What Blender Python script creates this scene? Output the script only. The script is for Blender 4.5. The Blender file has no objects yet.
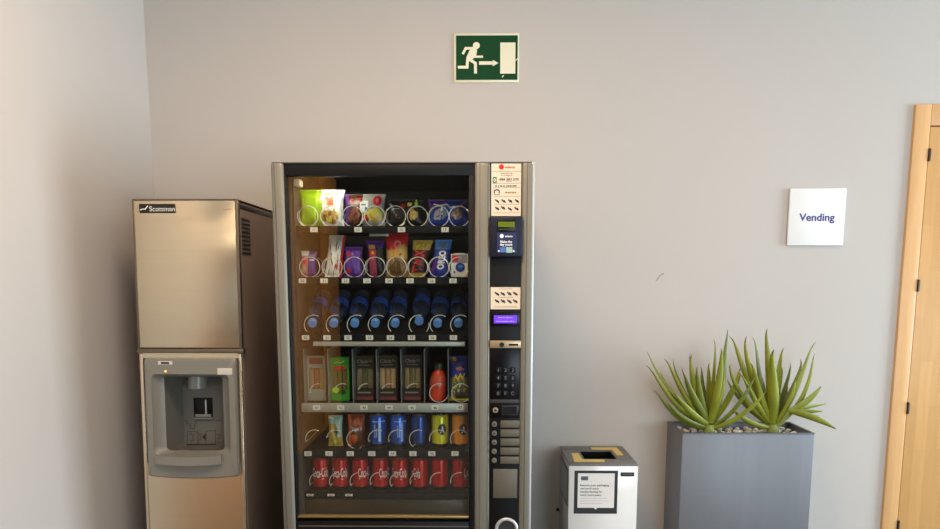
import bpy, bmesh, math, random
from mathutils import Vector, Matrix
R = random.Random(7)
sc = bpy.context.scene
COL = sc.collection
PI = math.pi

# ------------------------------------------------------------------ camera numbers (metres, eye height 1.435 m)
F, CY, VX, VY, EYE = 680.0, 367.0, 477.0, 279.0, 1.435
TH = math.atan((CY - VY) / F)
PH = math.atan((VX - 470) / (F * math.cos(TH) + (CY - VY) * math.sin(TH)))
_st, _ct, _sp, _cp = math.sin(TH), math.cos(TH), math.sin(PH), math.cos(PH)
def U(px, py, Y):
    """photo position -> (x, z) on the upright plane at depth Y"""
    a, b = px - 470, CY - py
    dx = -_sp * _ct * F + _cp * a - _sp * _st * b
    dy = _cp * _ct * F + _sp * a + _cp * _st * b
    dz = -_st * F + _ct * b
    k = Y / dy
    return dx * k, EYE + dz * k

cam = bpy.data.cameras.new('camera')
camo = bpy.data.objects.new('camera', cam)
COL.objects.link(camo)
camo.location = (0, 0, EYE)
camo.rotation_euler = (PI / 2 - TH, 0, PH)
cam.sensor_width = 36
cam.lens = F / 940 * 36
cam.shift_y = (CY - 264.5) / 940
cam.clip_start = 0.02
sc.camera = camo

# ------------------------------------------------------------------ materials
def lin(c):
    return tuple((v / 255 / 12.92) if v / 255 <= 0.04045 else ((v / 255 + 0.055) / 1.055) ** 2.4 for v in c)

MATS = {}
def M(name, rgb=None, rough=0.5, metal=0.0, var=0.06, scale=8.0, bump=0.0, bscale=60.0, stretch=(1, 1, 1), spec=0.5, emit=None, estr=0.0, coat=0.0, aniso=0.0, rgb2=None):
    if name in MATS: return MATS[name]
    m = bpy.data.materials.new(name)
    m.use_nodes = True
    nt = m.node_tree; N = nt.nodes; L = nt.links
    b = N['Principled BSDF']
    b.inputs['Roughness'].default_value = rough
    b.inputs['Metallic'].default_value = metal
    b.inputs['Specular IOR Level'].default_value = spec
    b.inputs['Coat Weight'].default_value = coat
    b.inputs['Anisotropic'].default_value = aniso
    c = lin(rgb)
    tc = N.new('ShaderNodeTexCoord')
    mp = N.new('ShaderNodeMapping'); mp.inputs['Scale'].default_value = stretch
    L.new(tc.outputs['Object'], mp.inputs['Vector'])
    nz = N.new('ShaderNodeTexNoise'); nz.inputs['Scale'].default_value = scale; nz.inputs['Detail'].default_value = 3
    L.new(mp.outputs['Vector'], nz.inputs['Vector'])
    mx = N.new('ShaderNodeMix'); mx.data_type = 'RGBA'
    if rgb2:
        c1, c2 = c, lin(rgb2)
    else:
        c1 = tuple(v * (1 - var) for v in c); c2 = tuple(min(1, v * (1 + var)) for v in c)
    mx.inputs['A'].default_value = (*c1, 1); mx.inputs['B'].default_value = (*c2, 1)
    L.new(nz.outputs['Fac'], mx.inputs['Factor'])
    L.new(mx.outputs['Result'], b.inputs['Base Color'])
    if bump:
        n2 = N.new('ShaderNodeTexNoise'); n2.inputs['Scale'].default_value = bscale; n2.inputs['Detail'].default_value = 4
        L.new(mp.outputs['Vector'], n2.inputs['Vector'])
        bp = N.new('ShaderNodeBump'); bp.inputs['Strength'].default_value = bump; bp.inputs['Distance'].default_value = 0.002
        L.new(n2.outputs['Fac'], bp.inputs['Height'])
        L.new(bp.outputs['Normal'], b.inputs['Normal'])
    if emit:
        b.inputs['Emission Color'].default_value = (*lin(emit), 1); b.inputs['Emission Strength'].default_value = estr
    MATS[name] = m
    return m

def glassy(name, tint=(1, 1, 1), base=0.04, top=0.9, rough=0.0):
    """clear sheet: lets light straight through, mirrors a little more at grazing angles"""
    if name in MATS: return MATS[name]
    m = bpy.data.materials.new(name); m.use_nodes = True
    nt = m.node_tree; N = nt.nodes; L = nt.links
    N.remove(N['Principled BSDF'])
    tr = N.new('ShaderNodeBsdfTransparent'); tr.inputs['Color'].default_value = (*tint, 1)
    gl = N.new('ShaderNodeBsdfGlossy'); gl.inputs['Roughness'].default_value = rough
    lw = N.new('ShaderNodeLayerWeight'); lw.inputs['Blend'].default_value = 0.5
    pw = N.new('ShaderNodeMath'); pw.operation = 'POWER'; pw.inputs[1].default_value = 5
    L.new(lw.outputs['Facing'], pw.inputs[0])
    mr = N.new('ShaderNodeMath'); mr.operation = 'MULTIPLY_ADD'; mr.inputs[1].default_value = top - base; mr.inputs[2].default_value = base
    L.new(pw.outputs[0], mr.inputs[0])
    ms = N.new('ShaderNodeMixShader')
    L.new(mr.outputs[0], ms.inputs['Fac']); L.new(tr.outputs[0], ms.inputs[1]); L.new(gl.outputs[0], ms.inputs[2])
    L.new(ms.outputs[0], N['Material Output'].inputs['Surface'])
    MATS[name] = m
    return m

def wood(name, a, b_, stretch=(30, 30, 2.2), rough=0.38, blocks=True):
    m = bpy.data.materials.new(name); m.use_nodes = True
    nt = m.node_tree; N = nt.nodes; L = nt.links
    b = N['Principled BSDF']; b.inputs['Roughness'].default_value = rough
    tc = N.new('ShaderNodeTexCoord')
    mp = N.new('ShaderNodeMapping'); mp.inputs['Scale'].default_value = stretch
    L.new(tc.outputs['Object'], mp.inputs['Vector'])
    nz = N.new('ShaderNodeTexNoise'); nz.inputs['Scale'].default_value = 1.6; nz.inputs['Detail'].default_value = 6; nz.inputs['Distortion'].default_value = 0.6
    L.new(mp.outputs['Vector'], nz.inputs['Vector'])
    mx = N.new('ShaderNodeMix'); mx.data_type = 'RGBA'
    mx.inputs['A'].default_value = (*lin(a), 1); mx.inputs['B'].default_value = (*lin(b_), 1)
    L.new(nz.outputs['Fac'], mx.inputs['Factor'])
    out = mx.outputs['Result']
    if blocks:      # staves of butcher-block veneer
        br = N.new('ShaderNodeTexBrick'); br.inputs['Scale'].default_value = 1.0
        br.inputs['Brick Width'].default_value = 0.42; br.inputs['Row Height'].default_value = 0.055
        br.inputs['Mortar Size'].default_value = 0.0
        br.inputs['Color1'].default_value = (0.86, 0.84, 0.80, 1); br.inputs['Color2'].default_value = (1, 1, 1, 1)
        sx = N.new('ShaderNodeSeparateXYZ'); cx = N.new('ShaderNodeCombineXYZ')
        L.new(tc.outputs['Object'], sx.inputs[0])
        ad = N.new('ShaderNodeMath'); ad.operation = 'ADD'
        L.new(sx.outputs['X'], ad.inputs[0]); L.new(sx.outputs['Y'], ad.inputs[1])
        L.new(sx.outputs['Z'], cx.inputs['X']); L.new(ad.outputs[0], cx.inputs['Y'])
        L.new(cx.outputs[0], br.inputs['Vector'])
        m2 = N.new('ShaderNodeMix'); m2.data_type = 'RGBA'; m2.blend_type = 'MULTIPLY'; m2.inputs['Factor'].default_value = 1
        L.new(out, m2.inputs['A']); L.new(br.outputs['Color'], m2.inputs['B'])
        out = m2.outputs['Result']
    L.new(out, b.inputs['Base Color'])
    MATS[name] = m
    return m

# ------------------------------------------------------------------ mesh building
_TXT = {}
def text_mesh(s, bold=0.0):
    k = (s, bold)
    if k in _TXT: return _TXT[k]
    cu = bpy.data.curves.new('lettering', 'FONT'); cu.body = s; cu.size = 1; cu.align_x = 'CENTER'; cu.offset = bold; cu.resolution_u = 4
    o = bpy.data.objects.new('lettering', cu); COL.objects.link(o)
    dg = bpy.context.evaluated_depsgraph_get()
    me = o.evaluated_get(dg).to_mesh()
    v = [(p.co.x, p.co.y) for p in me.vertices]; f = [tuple(p.vertices) for p in me.polygons]
    o.evaluated_get(dg).to_mesh_clear()
    bpy.data.objects.remove(o); bpy.data.curves.remove(cu)
    if v:
        x0 = min(p[0] for p in v); x1 = max(p[0] for p in v)
        v = [(p[0] - (x0 + x1) / 2, p[1]) for p in v]
        w = x1 - x0
    else: w = 1
    _TXT[k] = (v, f, w)
    return _TXT[k]

ORG = {}
JIT = [0.0]      # how ragged printed blobs are
def dashes(b, cx, cy, w, h, fn, mat, seed=1, bold=.5):
    """a line of print too small to read"""
    r = random.Random(seed); x = cx - w / 2
    while x < cx + w / 2:
        l = r.uniform(.5, 1.1) * h
        b.rect(x, cy - h * bold / 2, min(x + l, cx + w / 2), cy + h * bold / 2, fn, mat); x += l + h * r.choice((.25, .25, .6))
class MB:
    def __init__(s): s.v = []; s.f = []; s.m = []; s.mats = []
    def mi(s, mat):
        if mat not in s.mats: s.mats.append(mat)
        return s.mats.index(mat)
    def add(s, vs, fs, mat):
        n = len(s.v); i = s.mi(mat)
        s.v += [tuple(p) for p in vs]
        s.f += [tuple(a + n for a in f) for f in fs]; s.m += [i] * len(fs)
        return s
    def box(s, x0, x1, y0, y1, z0, z1, mat, bev=0.0, seg=2, fn=None):
        bm = bmesh.new()
        bmesh.ops.create_cube(bm, size=1)
        for p in bm.verts:
            p.co = ((x0 + x1) / 2 + p.co.x * (x1 - x0), (y0 + y1) / 2 + p.co.y * (y1 - y0), (z0 + z1) / 2 + p.co.z * (z1 - z0))
        if bev: bmesh.ops.bevel(bm, geom=bm.edges[:], offset=bev, segments=seg, affect='EDGES', profile=0.5)
        vs = [fn(*p.co) if fn else tuple(p.co) for p in bm.verts]
        bm.verts.index_update()
        s.add(vs, [tuple(p.index for p in f.verts) for f in bm.faces], mat); bm.free()
        return s
    def cyl(s, p0, p1, r, mat, n=24, r2=None, caps=True):
        p0, p1 = Vector(p0), Vector(p1); d = (p1 - p0).normalized()
        a = d.orthogonal().normalized(); b = d.cross(a); r2 = r if r2 is None else r2
        vs = []
        for p, q in ((p0, r), (p1, r2)):
            vs += [p + (a * math.cos(2 * PI * k / n) + b * math.sin(2 * PI * k / n)) * q for k in range(n)]
        fs = [(k, (k + 1) % n, n + (k + 1) % n, n + k) for k in range(n)]
        if caps: fs += [tuple(range(n))[::-1], tuple(range(n, 2 * n))]
        return s.add(vs, fs, mat)
    def tube(s, pts, r, mat, n=6, closed=False):
        pts = [Vector(p) for p in pts]; vs = []; m = len(pts)
        prev = None
        for i, p in enumerate(pts):
            if closed: d = (pts[(i + 1) % m] - pts[i - 1]).normalized()
            else: d = (pts[min(i + 1, m - 1)] - pts[max(i - 1, 0)]).normalized()
            a = d.orthogonal().normalized() if prev is None else (prev - d * prev.dot(d)).normalized()
            prev = a; b = d.cross(a)
            rr = r(i / (m - 1)) if callable(r) else r
            vs += [p + (a * math.cos(2 * PI * k / n) + b * math.sin(2 * PI * k / n)) * rr for k in range(n)]
        fs = []
        for i in range(m if closed else m - 1):
            j = (i + 1) % m
            fs += [(i * n + k, i * n + (k + 1) % n, j * n + (k + 1) % n, j * n + k) for k in range(n)]
        if not closed: fs += [tuple(range(n))[::-1], tuple(range((m - 1) * n, m * n))]
        return s.add(vs, fs, mat)
    def lathe(s, prof, mat, n=32, fn=None, caps=True):
        vs = []
        for r, z in prof:
            vs += [(r * math.cos(2 * PI * k / n), r * math.sin(2 * PI * k / n), z) for k in range(n)]
        if fn: vs = [fn(*p) for p in vs]
        fs = []
        for i in range(len(prof) - 1):
            fs += [(i * n + k, i * n + (k + 1) % n, (i + 1) * n + (k + 1) % n, (i + 1) * n + k) for k in range(n)]
        if caps: fs += [tuple(range(n))[::-1], tuple(range((len(prof) - 1) * n, len(prof) * n))]
        return s.add(vs, fs, mat)
    def poly(s, pts, fn, mat): return s.add([fn(*p) for p in pts], [tuple(range(len(pts)))], mat)
    def rect(s, x0, y0, x1, y1, fn, mat, nx=1, ny=1):
        vs = [fn(x0 + (x1 - x0) * i / nx, y0 + (y1 - y0) * j / ny) for j in range(ny + 1) for i in range(nx + 1)]
        w = nx + 1
        return s.add(vs, [(j * w + i, j * w + i + 1, (j + 1) * w + i + 1, (j + 1) * w + i) for j in range(ny) for i in range(nx)], mat)
    def ell(s, cx, cy, rx, ry, fn, mat, n=24, inner=0.0, rings=3, a0=0, a1=2 * PI, rot=0):
        vs = []
        jr = random.Random(int(abs(cx * 971 + cy * 733) * 100)); J = JIT[0] if inner == 0 and a1 - a0 > 6 else 0
        jp = [(jr.uniform(0, 6.3), jr.uniform(.4, 1) * J) for _ in range(3)]
        for q in range(rings + 1):
            t = inner + (1 - inner) * q / rings
            for k in range(n + 1):
                a = a0 + (a1 - a0) * k / n
                w_ = t * (1 + sum(am * math.sin((2 + i_) * a + ph) for i_, (ph, am) in enumerate(jp)))
                x, y = rx * w_ * math.cos(a), ry * w_ * math.sin(a)
                vs.append(fn(cx + x * math.cos(rot) - y * math.sin(rot), cy + x * math.sin(rot) + y * math.cos(rot)))
        w = n + 1
        return s.add(vs, [(q * w + k, q * w + k + 1, (q + 1) * w + k + 1, (q + 1) * w + k) for q in range(rings) for k in range(n)], mat)
    def stroke(s, pts, w, fn, mat, closed=False):
        P = [Vector(p) for p in pts]; n = len(P)
        left = []; right = []
        for i in range(n):
            a = P[i] - P[i - 1] if (i > 0 or closed) else None
            b = P[(i + 1) % n] - P[i] if (i < n - 1 or closed) else None
            if a is None: a = b
            if b is None: b = a
            na = Vector((-a.y, a.x)).normalized(); nb = Vector((-b.y, b.x)).normalized()
            m = (na + nb); m = m.normalized() if m.length > 1e-6 else na
            q = w / 2 / max(0.35, m.dot(na))
            left.append(P[i] + m * q); right.append(P[i] - m * q)
        vs = [fn(*p) for p in left + right]
        fs = [(i, (i + 1) % n, n + (i + 1) % n, n + i) for i in range(n if closed else n - 1)]
        return s.add(vs, fs, mat)
    def text(s, t, cx, cy, h, fn, mat, bold=0.0, rot=0.0, width=None, sx=1.0):
        """capital height h, centred on cx; baseline so that the capitals centre on cy"""
        v, f, w = text_mesh(t, bold)
        if not v: return s
        k = h / 0.73
        kx = width / w if width else k * sx
        c, q = math.cos(rot), math.sin(rot)
        out = []
        for x, y in v:
            x *= kx; y = y * k - h / 2
            out.append(fn(cx + x * c - y * q, cy + x * q + y * c))
        return s.add(out, f, mat)
    def build(s, name, parent=None, origin=None, smooth=32, fn=None):
        me = bpy.data.meshes.new(name)
        if parent is not None: org = ORG[parent.name]
        else: org = Vector(origin if origin is not None else (0, 0, 0))
        vs = [Vector(fn(*p)) if fn else Vector(p) for p in s.v]
        me.from_pydata([tuple(p - org) for p in vs], [], s.f)
        for m in s.mats: me.materials.append(m)
        for p, i in zip(me.polygons, s.m): p.material_index = i
        bm = bmesh.new(); bm.from_mesh(me)
        bmesh.ops.recalc_face_normals(bm, faces=bm.faces[:])
        lim = math.radians(smooth)
        for f in bm.faces: f.smooth = smooth > 0
        for e in bm.edges:
            if len(e.link_faces) == 2: e.smooth = e.calc_face_angle(0) < lim
            else: e.smooth = False
        bm.to_mesh(me); bm.free()
        o = bpy.data.objects.new(name, me); COL.objects.link(o)
        if parent is not None: o.parent = parent
        else: o.location = org
        ORG[o.name] = org
        return o

def thing(name, label, cat, loc=(0, 0, 0), group=None):
    o = bpy.data.objects.new(name, None); COL.objects.link(o)
    o.location = loc; o.empty_display_size = 0.05
    ORG[o.name] = Vector(loc)
    return tag(o, label, cat, group)
def tag(o, label, cat, group=None):
    o['label'] = label; o['category'] = cat
    if group: o['group'] = group
    return o
def struct(o):
    o['kind'] = 'structure'; return o
def copy_tree(o, loc=None, label=None, rotz=None):
    def rec(a, par):
        c = a.copy(); COL.objects.link(c)
        if par is not None: c.parent = par
        for ch in a.children: rec(ch, c)
        return c
    c = rec(o, None)
    if loc is not None: c.location = loc
    if label: c['label'] = label
    if rotz is not None: c.rotation_euler.z = rotz
    return c
def plane(Y):  return lambda x, z: (x, Y, z)          # upright plane facing the room

# ------------------------------------------------------------------ palette
paint = M('wall_paint', (194, 186, 177), 0.6, var=0.02, scale=1.5, bump=0.08, bscale=180)
ceil_m = M('ceiling_paint', (232, 228, 220), 0.8, var=0.01)
floor_m = M('floor_stone', (104, 98, 92), 0.4, var=0.15, scale=3)
dark_wall = M('reflection_dark_wall', (22, 20, 18), 0.7, var=0.1)  # part of the unseen rear wall, darkened so the vending glass mirrors darkness
maple = wood('pale_maple', (222, 168, 102), (238, 190, 124))
maple_edge = wood('maple_lipping', (214, 162, 104), (234, 186, 128), blocks=False)
closet = wood('honey_veneer', (200, 128, 56), (222, 150, 74), blocks=False)
added_dado = wood('added_dado_veneer', (156, 102, 52), (180, 124, 70), blocks=False)  # for the added low panelling, seen only in reflections
alu = M('champagne_aluminium', (126, 122, 108), 0.5, 0.4, var=0.03, stretch=(60, 60, 0.6), scale=2, bump=0.03)
alu_d = M('grey_aluminium_groove', (96, 93, 86), 0.55, 0.4, var=0.03)
alu_b = M('bright_aluminium', (190, 192, 190), 0.4, 0.5, var=0.03)
black = M('black_plastic', (8, 8, 8), 0.5, var=0.1, spec=.25)
black_g = M('black_gloss', (6, 6, 7), 0.3, var=0.1, spec=.25)
blackm = M('black_metal_tray', (12, 12, 12), 0.6, var=0.15, spec=.2)
cavity = M('charcoal_lining', (62, 60, 53), 0.6, var=0.12)
body_m = M('dark_grey_enamel', (48, 44, 40), 0.5, var=0.05)
steel = M('brushed_steel', (214, 198, 170), 0.27, 0.95, var=0.06, scale=2, stretch=(1.2, 1, 40), bump=0.04, bscale=6, aniso=0.6)
steel_e = M('steel_trim', (120, 108, 92), 0.4, 0.8, var=0.04)
vinyl = M('brown_vinyl_panel', (124, 104, 90), 0.5, var=0.08, bump=0.05)
greyp = M('grey_moulded_plastic', (126, 123, 113), 0.36, var=0.03, coat=0.15)
greyp_shaded = M('grey_plastic_recess_shade', (100, 97, 88), 0.45, var=0.03)  # darker grey, the alcove's depth shading put into the colour
wire = M('spiral_wire', (240, 238, 230), 0.35, 0.25, var=0.02)
tagw = M('white_tag', (226, 224, 214), 0.5, var=0.02)
ink = M('black_ink', (24, 22, 22), 0.6, var=0.05)
rail = M('shelf_rail_aluminium', (176, 176, 168), 0.4, 0.5, var=0.04)
beige = M('cream_sticker', (222, 206, 180), 0.5, var=0.03)
white = M('white_print', (236, 234, 228), 0.45, var=0.02)
red = M('red_print', (196, 30, 26), 0.38, var=0.06)
green = M('sticker_green', (40, 120, 70), 0.45, var=0.05)
navy = M('navy_plastic', (15, 19, 38), 0.5, var=0.05, spec=.3)
navy2 = M('reader_blue_sticker', (18, 32, 78), 0.55, var=0.05)
lcd = M('green_display', (92, 104, 24), 0.2, var=0.05, emit=(90, 104, 20), estr=0.35)
violet = M('violet_display', (60, 30, 160), 0.3, var=0.05, emit=(128, 66, 255), estr=.95)
violet_hi = M('violet_display_text', (150, 120, 255), 0.3, emit=(190, 150, 255), estr=1.6)
brass = M('lock_plate_champagne', (180, 158, 126), 0.35, 0.6, var=0.05)
chrome = M('chrome', (220, 216, 208), 0.12, 1.0, var=0.02)
pane = glassy('clear_glass', (0.93, 0.95, 0.93), base=0.10)
gold = M('gold_trim', (150, 126, 80), 0.35, 0.6, var=0.06)

# ------------------------------------------------------------------ the room
XL, XR, YB, YR, ZC = -1.489, 7.0, 3.2, -2.5, 3.0
WY0, WY1, WZ0, WZ1 = 0.25, 2.35, 0.15, 2.2
struct(MB().box(XL - .1, XR + .1, YR - .1, YB + .1, -0.1, 0, floor_m).build('floor'))
struct(MB().box(XL - .1, XR + .1, YR - .1, YB + .1, ZC, ZC + .1, ceil_m).build('ceiling'))
DX0, DX1, DZ = 1.962, 2.93, 2.21
struct(MB().box(XL - .1, DX0 + .03, YB, YB + .1, 0, ZC, paint).box(DX1 - .03, XR + .1, YB, YB + .1, 0, ZC, paint).box(DX0 + .03, DX1 - .03, YB, YB + .1, DZ - .03, ZC, paint).stroke([U(656, 281, YB - .0005), U(659.5, 276, YB - .0005), U(664, 273, YB - .0005)], .006, plane(YB - .0005), M('scuff_grey', (150, 144, 138), .7, var=.3, scale=90)).build('wall_back'))
struct(MB().box(XL - .1, XL, YR - .1, YB, 0, ZC, paint).build('wall_left'))
struct(MB().box(XR, XR + .1, YR - .1, WY0, 0, ZC, paint).box(XR, XR + .1, WY1, YB, 0, ZC, paint).box(XR, XR + .1, WY0, WY1, 0, WZ0, paint).box(XR, XR + .1, WY0, WY1, WZ1, ZC, paint).build('wall_right'))
VX0, VX1, VZ0, VZ1 = 1.0, 3.8, .25, 1.95
struct(MB().box(XL, VX0, YR - .1, YR, 0, ZC, dark_wall).box(VX1, XR, YR - .1, YR, 0, ZC, paint).box(VX0, VX1, YR - .1, YR, 0, VZ0, paint).box(VX0, VX1, YR - .1, YR, VZ1, ZC, paint).build('wall_rear'))
wb = MB()
for a, b_, c, d in ((VX0, VX0 + .06, VZ0, VZ1), (VX1 - .06, VX1, VZ0, VZ1), (VX0 + .06, VX1 - .06, VZ0, VZ0 + .06), (VX0 + .06, VX1 - .06, VZ1 - .06, VZ1), (2.38, 2.42, VZ0 + .06, VZ1 - .06)):
    wb.box(a, b_, YR - .07, YR - .01, c, d, alu, .004)
struct(wb.build('added_window_2'))  # unseen window, added to hold the fill light from the rear
wb = MB()
for a, b_, c, d in ((WY0, WY0 + .06, WZ0, WZ1), (WY1 - .06, WY1, WZ0, WZ1), (WY0 + .06, WY1 - .06, WZ0, WZ0 + .06), (WY0 + .06, WY1 - .06, WZ1 - .06, WZ1), ((WY0 + WY1) / 2 - .02, (WY0 + WY1) / 2 + .02, WZ0 + .06, WZ1 - .06)):
    wb.box(XR + .01, XR + .07, a, b_, c, d, alu, .004)
win = struct(wb.build('window_1'))
# honey coloured closet doors along the wall, behind the photographer
cl = struct(MB().box(XL, XL + .03, YR, -.72, 0, 2.45, closet, .003).build('door_2'))
for y in (-.76, -1.62):
    MB().box(XL + .03, XL + .05, y - .78, y, .08, 2.38, closet, .004).build('door_leaf', cl)
    MB().cyl((XL + .05, y - .7, 1.0), (XL + .09, y - .7, 1.0), .014, chrome).build('knob', cl)

struct(MB().box(XL, XL + .025, -.72, 1.86, 0, .62, added_dado, .003).box(XL, XL + .035, -.72, 1.865, .62, .65, added_dado, .004).build('added_trim_1'))  # unseen low panelling, added to put a brown reflection into the steel

# maple door in its casing
d1 = bpy.data.objects.new('door_1', None); COL.objects.link(d1); d1.location = (DX0, YB, 0); ORG['door_1'] = Vector((DX0, YB, 0)); struct(d1)
JX = 2.034
MB().box(DX0, JX, YB - .016, YB + .05, 0, DZ, maple_edge, .004).build('door_frame', d1)
MB().box(DX1 - .072, DX1, YB - .016, YB + .05, 0, DZ, maple_edge, .004).build('door_frame', d1)
MB().box(JX, DX1 - .072, YB - .016, YB + .05, DZ - .092, DZ, maple_edge, .004).build('door_frame', d1)
MB().box(DX0 + .03, DX1 - .03, YB + .05, YB + .09, 0, DZ - .03, black).build('door_stop', d1)
MB().box(JX + .004, DX1 - .076, YB - .012, YB + .03, .008, DZ - .097, maple, .002).build('door_leaf', d1)
hm = M('hinge_bronze', (60, 48, 36), 0.35, 0.7)
for hz in (1.99, 1.405, .83, .25):
    MB().cyl((JX + .003, YB - .017, hz - .028), (JX + .003, YB - .017, hz + .028), .005, hm, 12).box(JX - .002, JX + .011, YB - .0175, YB - .011, hz - .026, hz + .026, hm, .001).build('hinge', d1)
MB().cyl((DX1 - .13, YB - .012, 1.03), (DX1 - .13, YB - .06, 1.03), .011, chrome).box(DX1 - .25, DX1 - .12, YB - .068, YB - .05, 1.02, 1.04, chrome, .006).build('door_handle', d1)

# ------------------------------------------------------------------ exit sign
sx0, sx1, sz0, sz1 = -.1045, .1865, 2.3105, 2.5205
es = thing('exit_sign', 'green and cream running-man emergency exit sign high on the wall', 'sign', ((sx0 + sx1) / 2, YB, (sz0 + sz1) / 2))
glow = M('photoluminescent_cream', (232, 226, 196), 0.4, var=0.03)
sgreen = M('sign_green', (14, 66, 34), 0.6, var=0.08, spec=.15)
MB().box(sx0, sx1, YB - .006, YB, sz0, sz1, glow, .0015).build('sign_panel', es)
def ex(x, y):      # sign drawing grid (430 x 325) -> wall
    return (sx0 + (x - 92) / 430 * (sx1 - sx0), YB - .0072, sz1 - (y - 90) / 325 * (sz1 - sz0))
exd = lambda k: (lambda x, y: (ex(x, y)[0], YB - .0072 - k * .0002, ex(x, y)[2]))
ex0 = lambda x, y: (ex(x, y)[0], YB - .0066, ex(x, y)[2])
MB().rect(106, 105, 513, 398, ex0, sgreen).build('green_field', es)
g = MB()
g.ell(240, 172, 23, 23, exd(5), glow)
g.stroke([(218, 189), (170, 189), (150, 228)], 17, exd(1), glow)
g.poly([(205, 181), (238, 186), (245, 205), (240, 236), (211, 268), (196, 276), (176, 268), (174, 250)], exd(6), glow)
g.stroke([(232, 205), (232, 245), (284, 245)], 15, exd(2), glow)
g.stroke([(188, 258), (234, 288), (235, 356)], 19, exd(3), glow)
g.stroke([(183, 256), (179, 314), (118, 314)], 19, exd(4), glow)
g.build('running_figure', es)
MB().rect(258, 275, 352, 298, ex, glow).poly([(349, 266), (386, 287), (349, 308)], ex, glow).build('arrow', es)
MB().rect(398, 152, 498, 357, ex, glow).poly([(498, 268), (513, 255), (513, 262), (500, 274)], ex, glow).poly([(408, 378), (420, 366), (424, 371), (414, 383)], ex, glow).build('door_symbol', es)

# ------------------------------------------------------------------ vending room sign
vs_ = thing('wall_sign', 'square white wall sign reading Vending in dark blue', 'sign', (1.552, YB, 1.716))
signw = M('sign_white', (240, 240, 236), 0.6, var=0.01, spec=.25)
MB().box(1.425, 1.681, YB - .014, YB - .002, 1.588, 1.844, signw, .003).build('sign_panel', vs_)
blue_ink = M('dark_blue_ink', (44, 36, 128), 0.5)
MB().text('Vending', 1.553, 1.716, .034, plane(YB - .0147), blue_ink, bold=.024, width=.162).build('lettering', vs_)
plug = tag(MB().cyl((.394, YB, .322), (.394, YB - .006, .322), .0075, black, 12).build('wall_plug', origin=(.394, YB, .322)), 'tiny dark round plug in the wall between vending machine and recycling bin', 'plug')

# ------------------------------------------------------------------ ice dispenser
GX0, GX1, GY, GYB, GT = -1.300, -.903, 2.61, 3.15, 1.73
ice = thing('ice_dispenser', 'tall brushed-steel ice dispenser with grey dispensing alcove in the corner', 'ice machine', ((GX0 + GX1) / 2, (GY + GYB) / 2, 0))
SH = .072
def shear(x, y, z): return (x, GYB - (GYB - y) * (1 + SH * (GT - z)), z)     # the front leans out slightly towards its foot
cv = (-1.26, -.945, .70, 1.12)          # hollow behind the dispensing alcove
c0, c1_ = GX0 + .004, GX1 - .004
cab = MB().box(c0, c1_, GY + .145, GYB, .06, GT - .004, vinyl, .003)
cab.box(c0, cv[0], GY + .016, GY + .145, .06, GT - .004, vinyl).box(cv[1], c1_, GY + .016, GY + .145, .06, GT - .004, vinyl).box(cv[0], cv[1], GY + .016, GY + .145, .06, cv[2], vinyl).box(cv[0], cv[1], GY + .016, GY + .145, cv[3], GT - .004, vinyl)
cab.build('cabinet', ice, fn=shear)
side = MB()
side.box(GX1 - .006, GX1, GY + .015, GYB, .06, GT - .012, vinyl, .002)
side.box(GX1 - .004, GX1 + .0015, GY + .016, GYB, GT - .03, GT - .012, body_m, .001)
for k in range(9):
    side.box(GX1 - .004, GX1 + .003, GY + .035, GY + .13, GT - .07 - k * .016, GT - .062 - k * .016, body_m, .001)
side.build('side_panel', ice, fn=shear)
SEAM = 1.163
MB().box(GX0, GX1 - .002, GY, GY + .016, SEAM + .008, GT, steel, .004).build('upper_panel', ice, fn=shear)
MB().box(GX0, GX1, GY - .003, GYB, GT, GT + .004, steel_e, .002).box(GX0 - .002, GX0 + .006, GY - .001, GY + .012, SEAM, GT, steel_e, .001).box(GX1 - .010, GX1 + .002, GY - .001, GY + .02, SEAM, GT, steel_e, .001).build('corner_trim', ice, fn=shear)
MB().box(GX0 - .004, GX1 + .010, GY - .010, GY + .02, SEAM - .010, SEAM + .006, steel_e, .002).build('ledge', ice, fn=shear)
lp = MB().box(GX0, GX0 + .015, GY, GY + .016, .1, SEAM - .01, steel, .003).box(GX1 - .015, GX1 - .002, GY, GY + .016, .1, SEAM - .01, steel, .003).box(GX0 + .015, GX1 - .015, GY, GY + .016, SEAM - .03, SEAM - .01, steel).box(GX0 + .015, GX1 - .015, GY, GY + .016, .1, .72, steel)
lp.build('lower_panel', ice, fn=shear)
MB().box(GX0 + .02, GX1 - .02, GY + .04, GYB - .02, .0, .1, black).build('plinth', ice, fn=shear)
# nameplate
a = U(139.3, 204, GY); b_ = U(176, 213, GY)
npx, npz = (a[0] + b_[0]) / 2, (a[1] + b_[1]) / 2; npw = b_[0] - a[0]; nph = a[1] - b_[1]
npm = M('nameplate_black', (30, 24, 18), 0.3, 0.2)
nplate = MB().box(npx - npw / 2, npx + npw / 2, GY - .004, GY, npz - nph / 2, npz + nph / 2, npm, .003).build('nameplate', ice)
t = MB().text('Scotsman', npx + .019, npz - .001, .019, plane(GY - .0046), white, bold=.0, width=npw * .70)
t.stroke([(npx - .064, npz - .006), (npx - .054, npz - .002), (npx - .045, npz - .003), (npx - .038, npz + .006), (npx - .034, npz + .010)], .0035, plane(GY - .0046), white)
t.build('lettering', nplate)
a = U(222, 207, GY); b_ = U(233, 213, GY)
MB().box(a[0], b_[0], GY - .001, GY, b_[1], a[1], M('worn_sticker', (206, 184, 156), .5, var=.1), .0003).box(a[0] + .006, b_[0] - .006, GY - .0014, GY, b_[1] + .008, a[1] - .008, M('faded_red', (176, 120, 96), .5), 0).build('sticker', ice)

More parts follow.
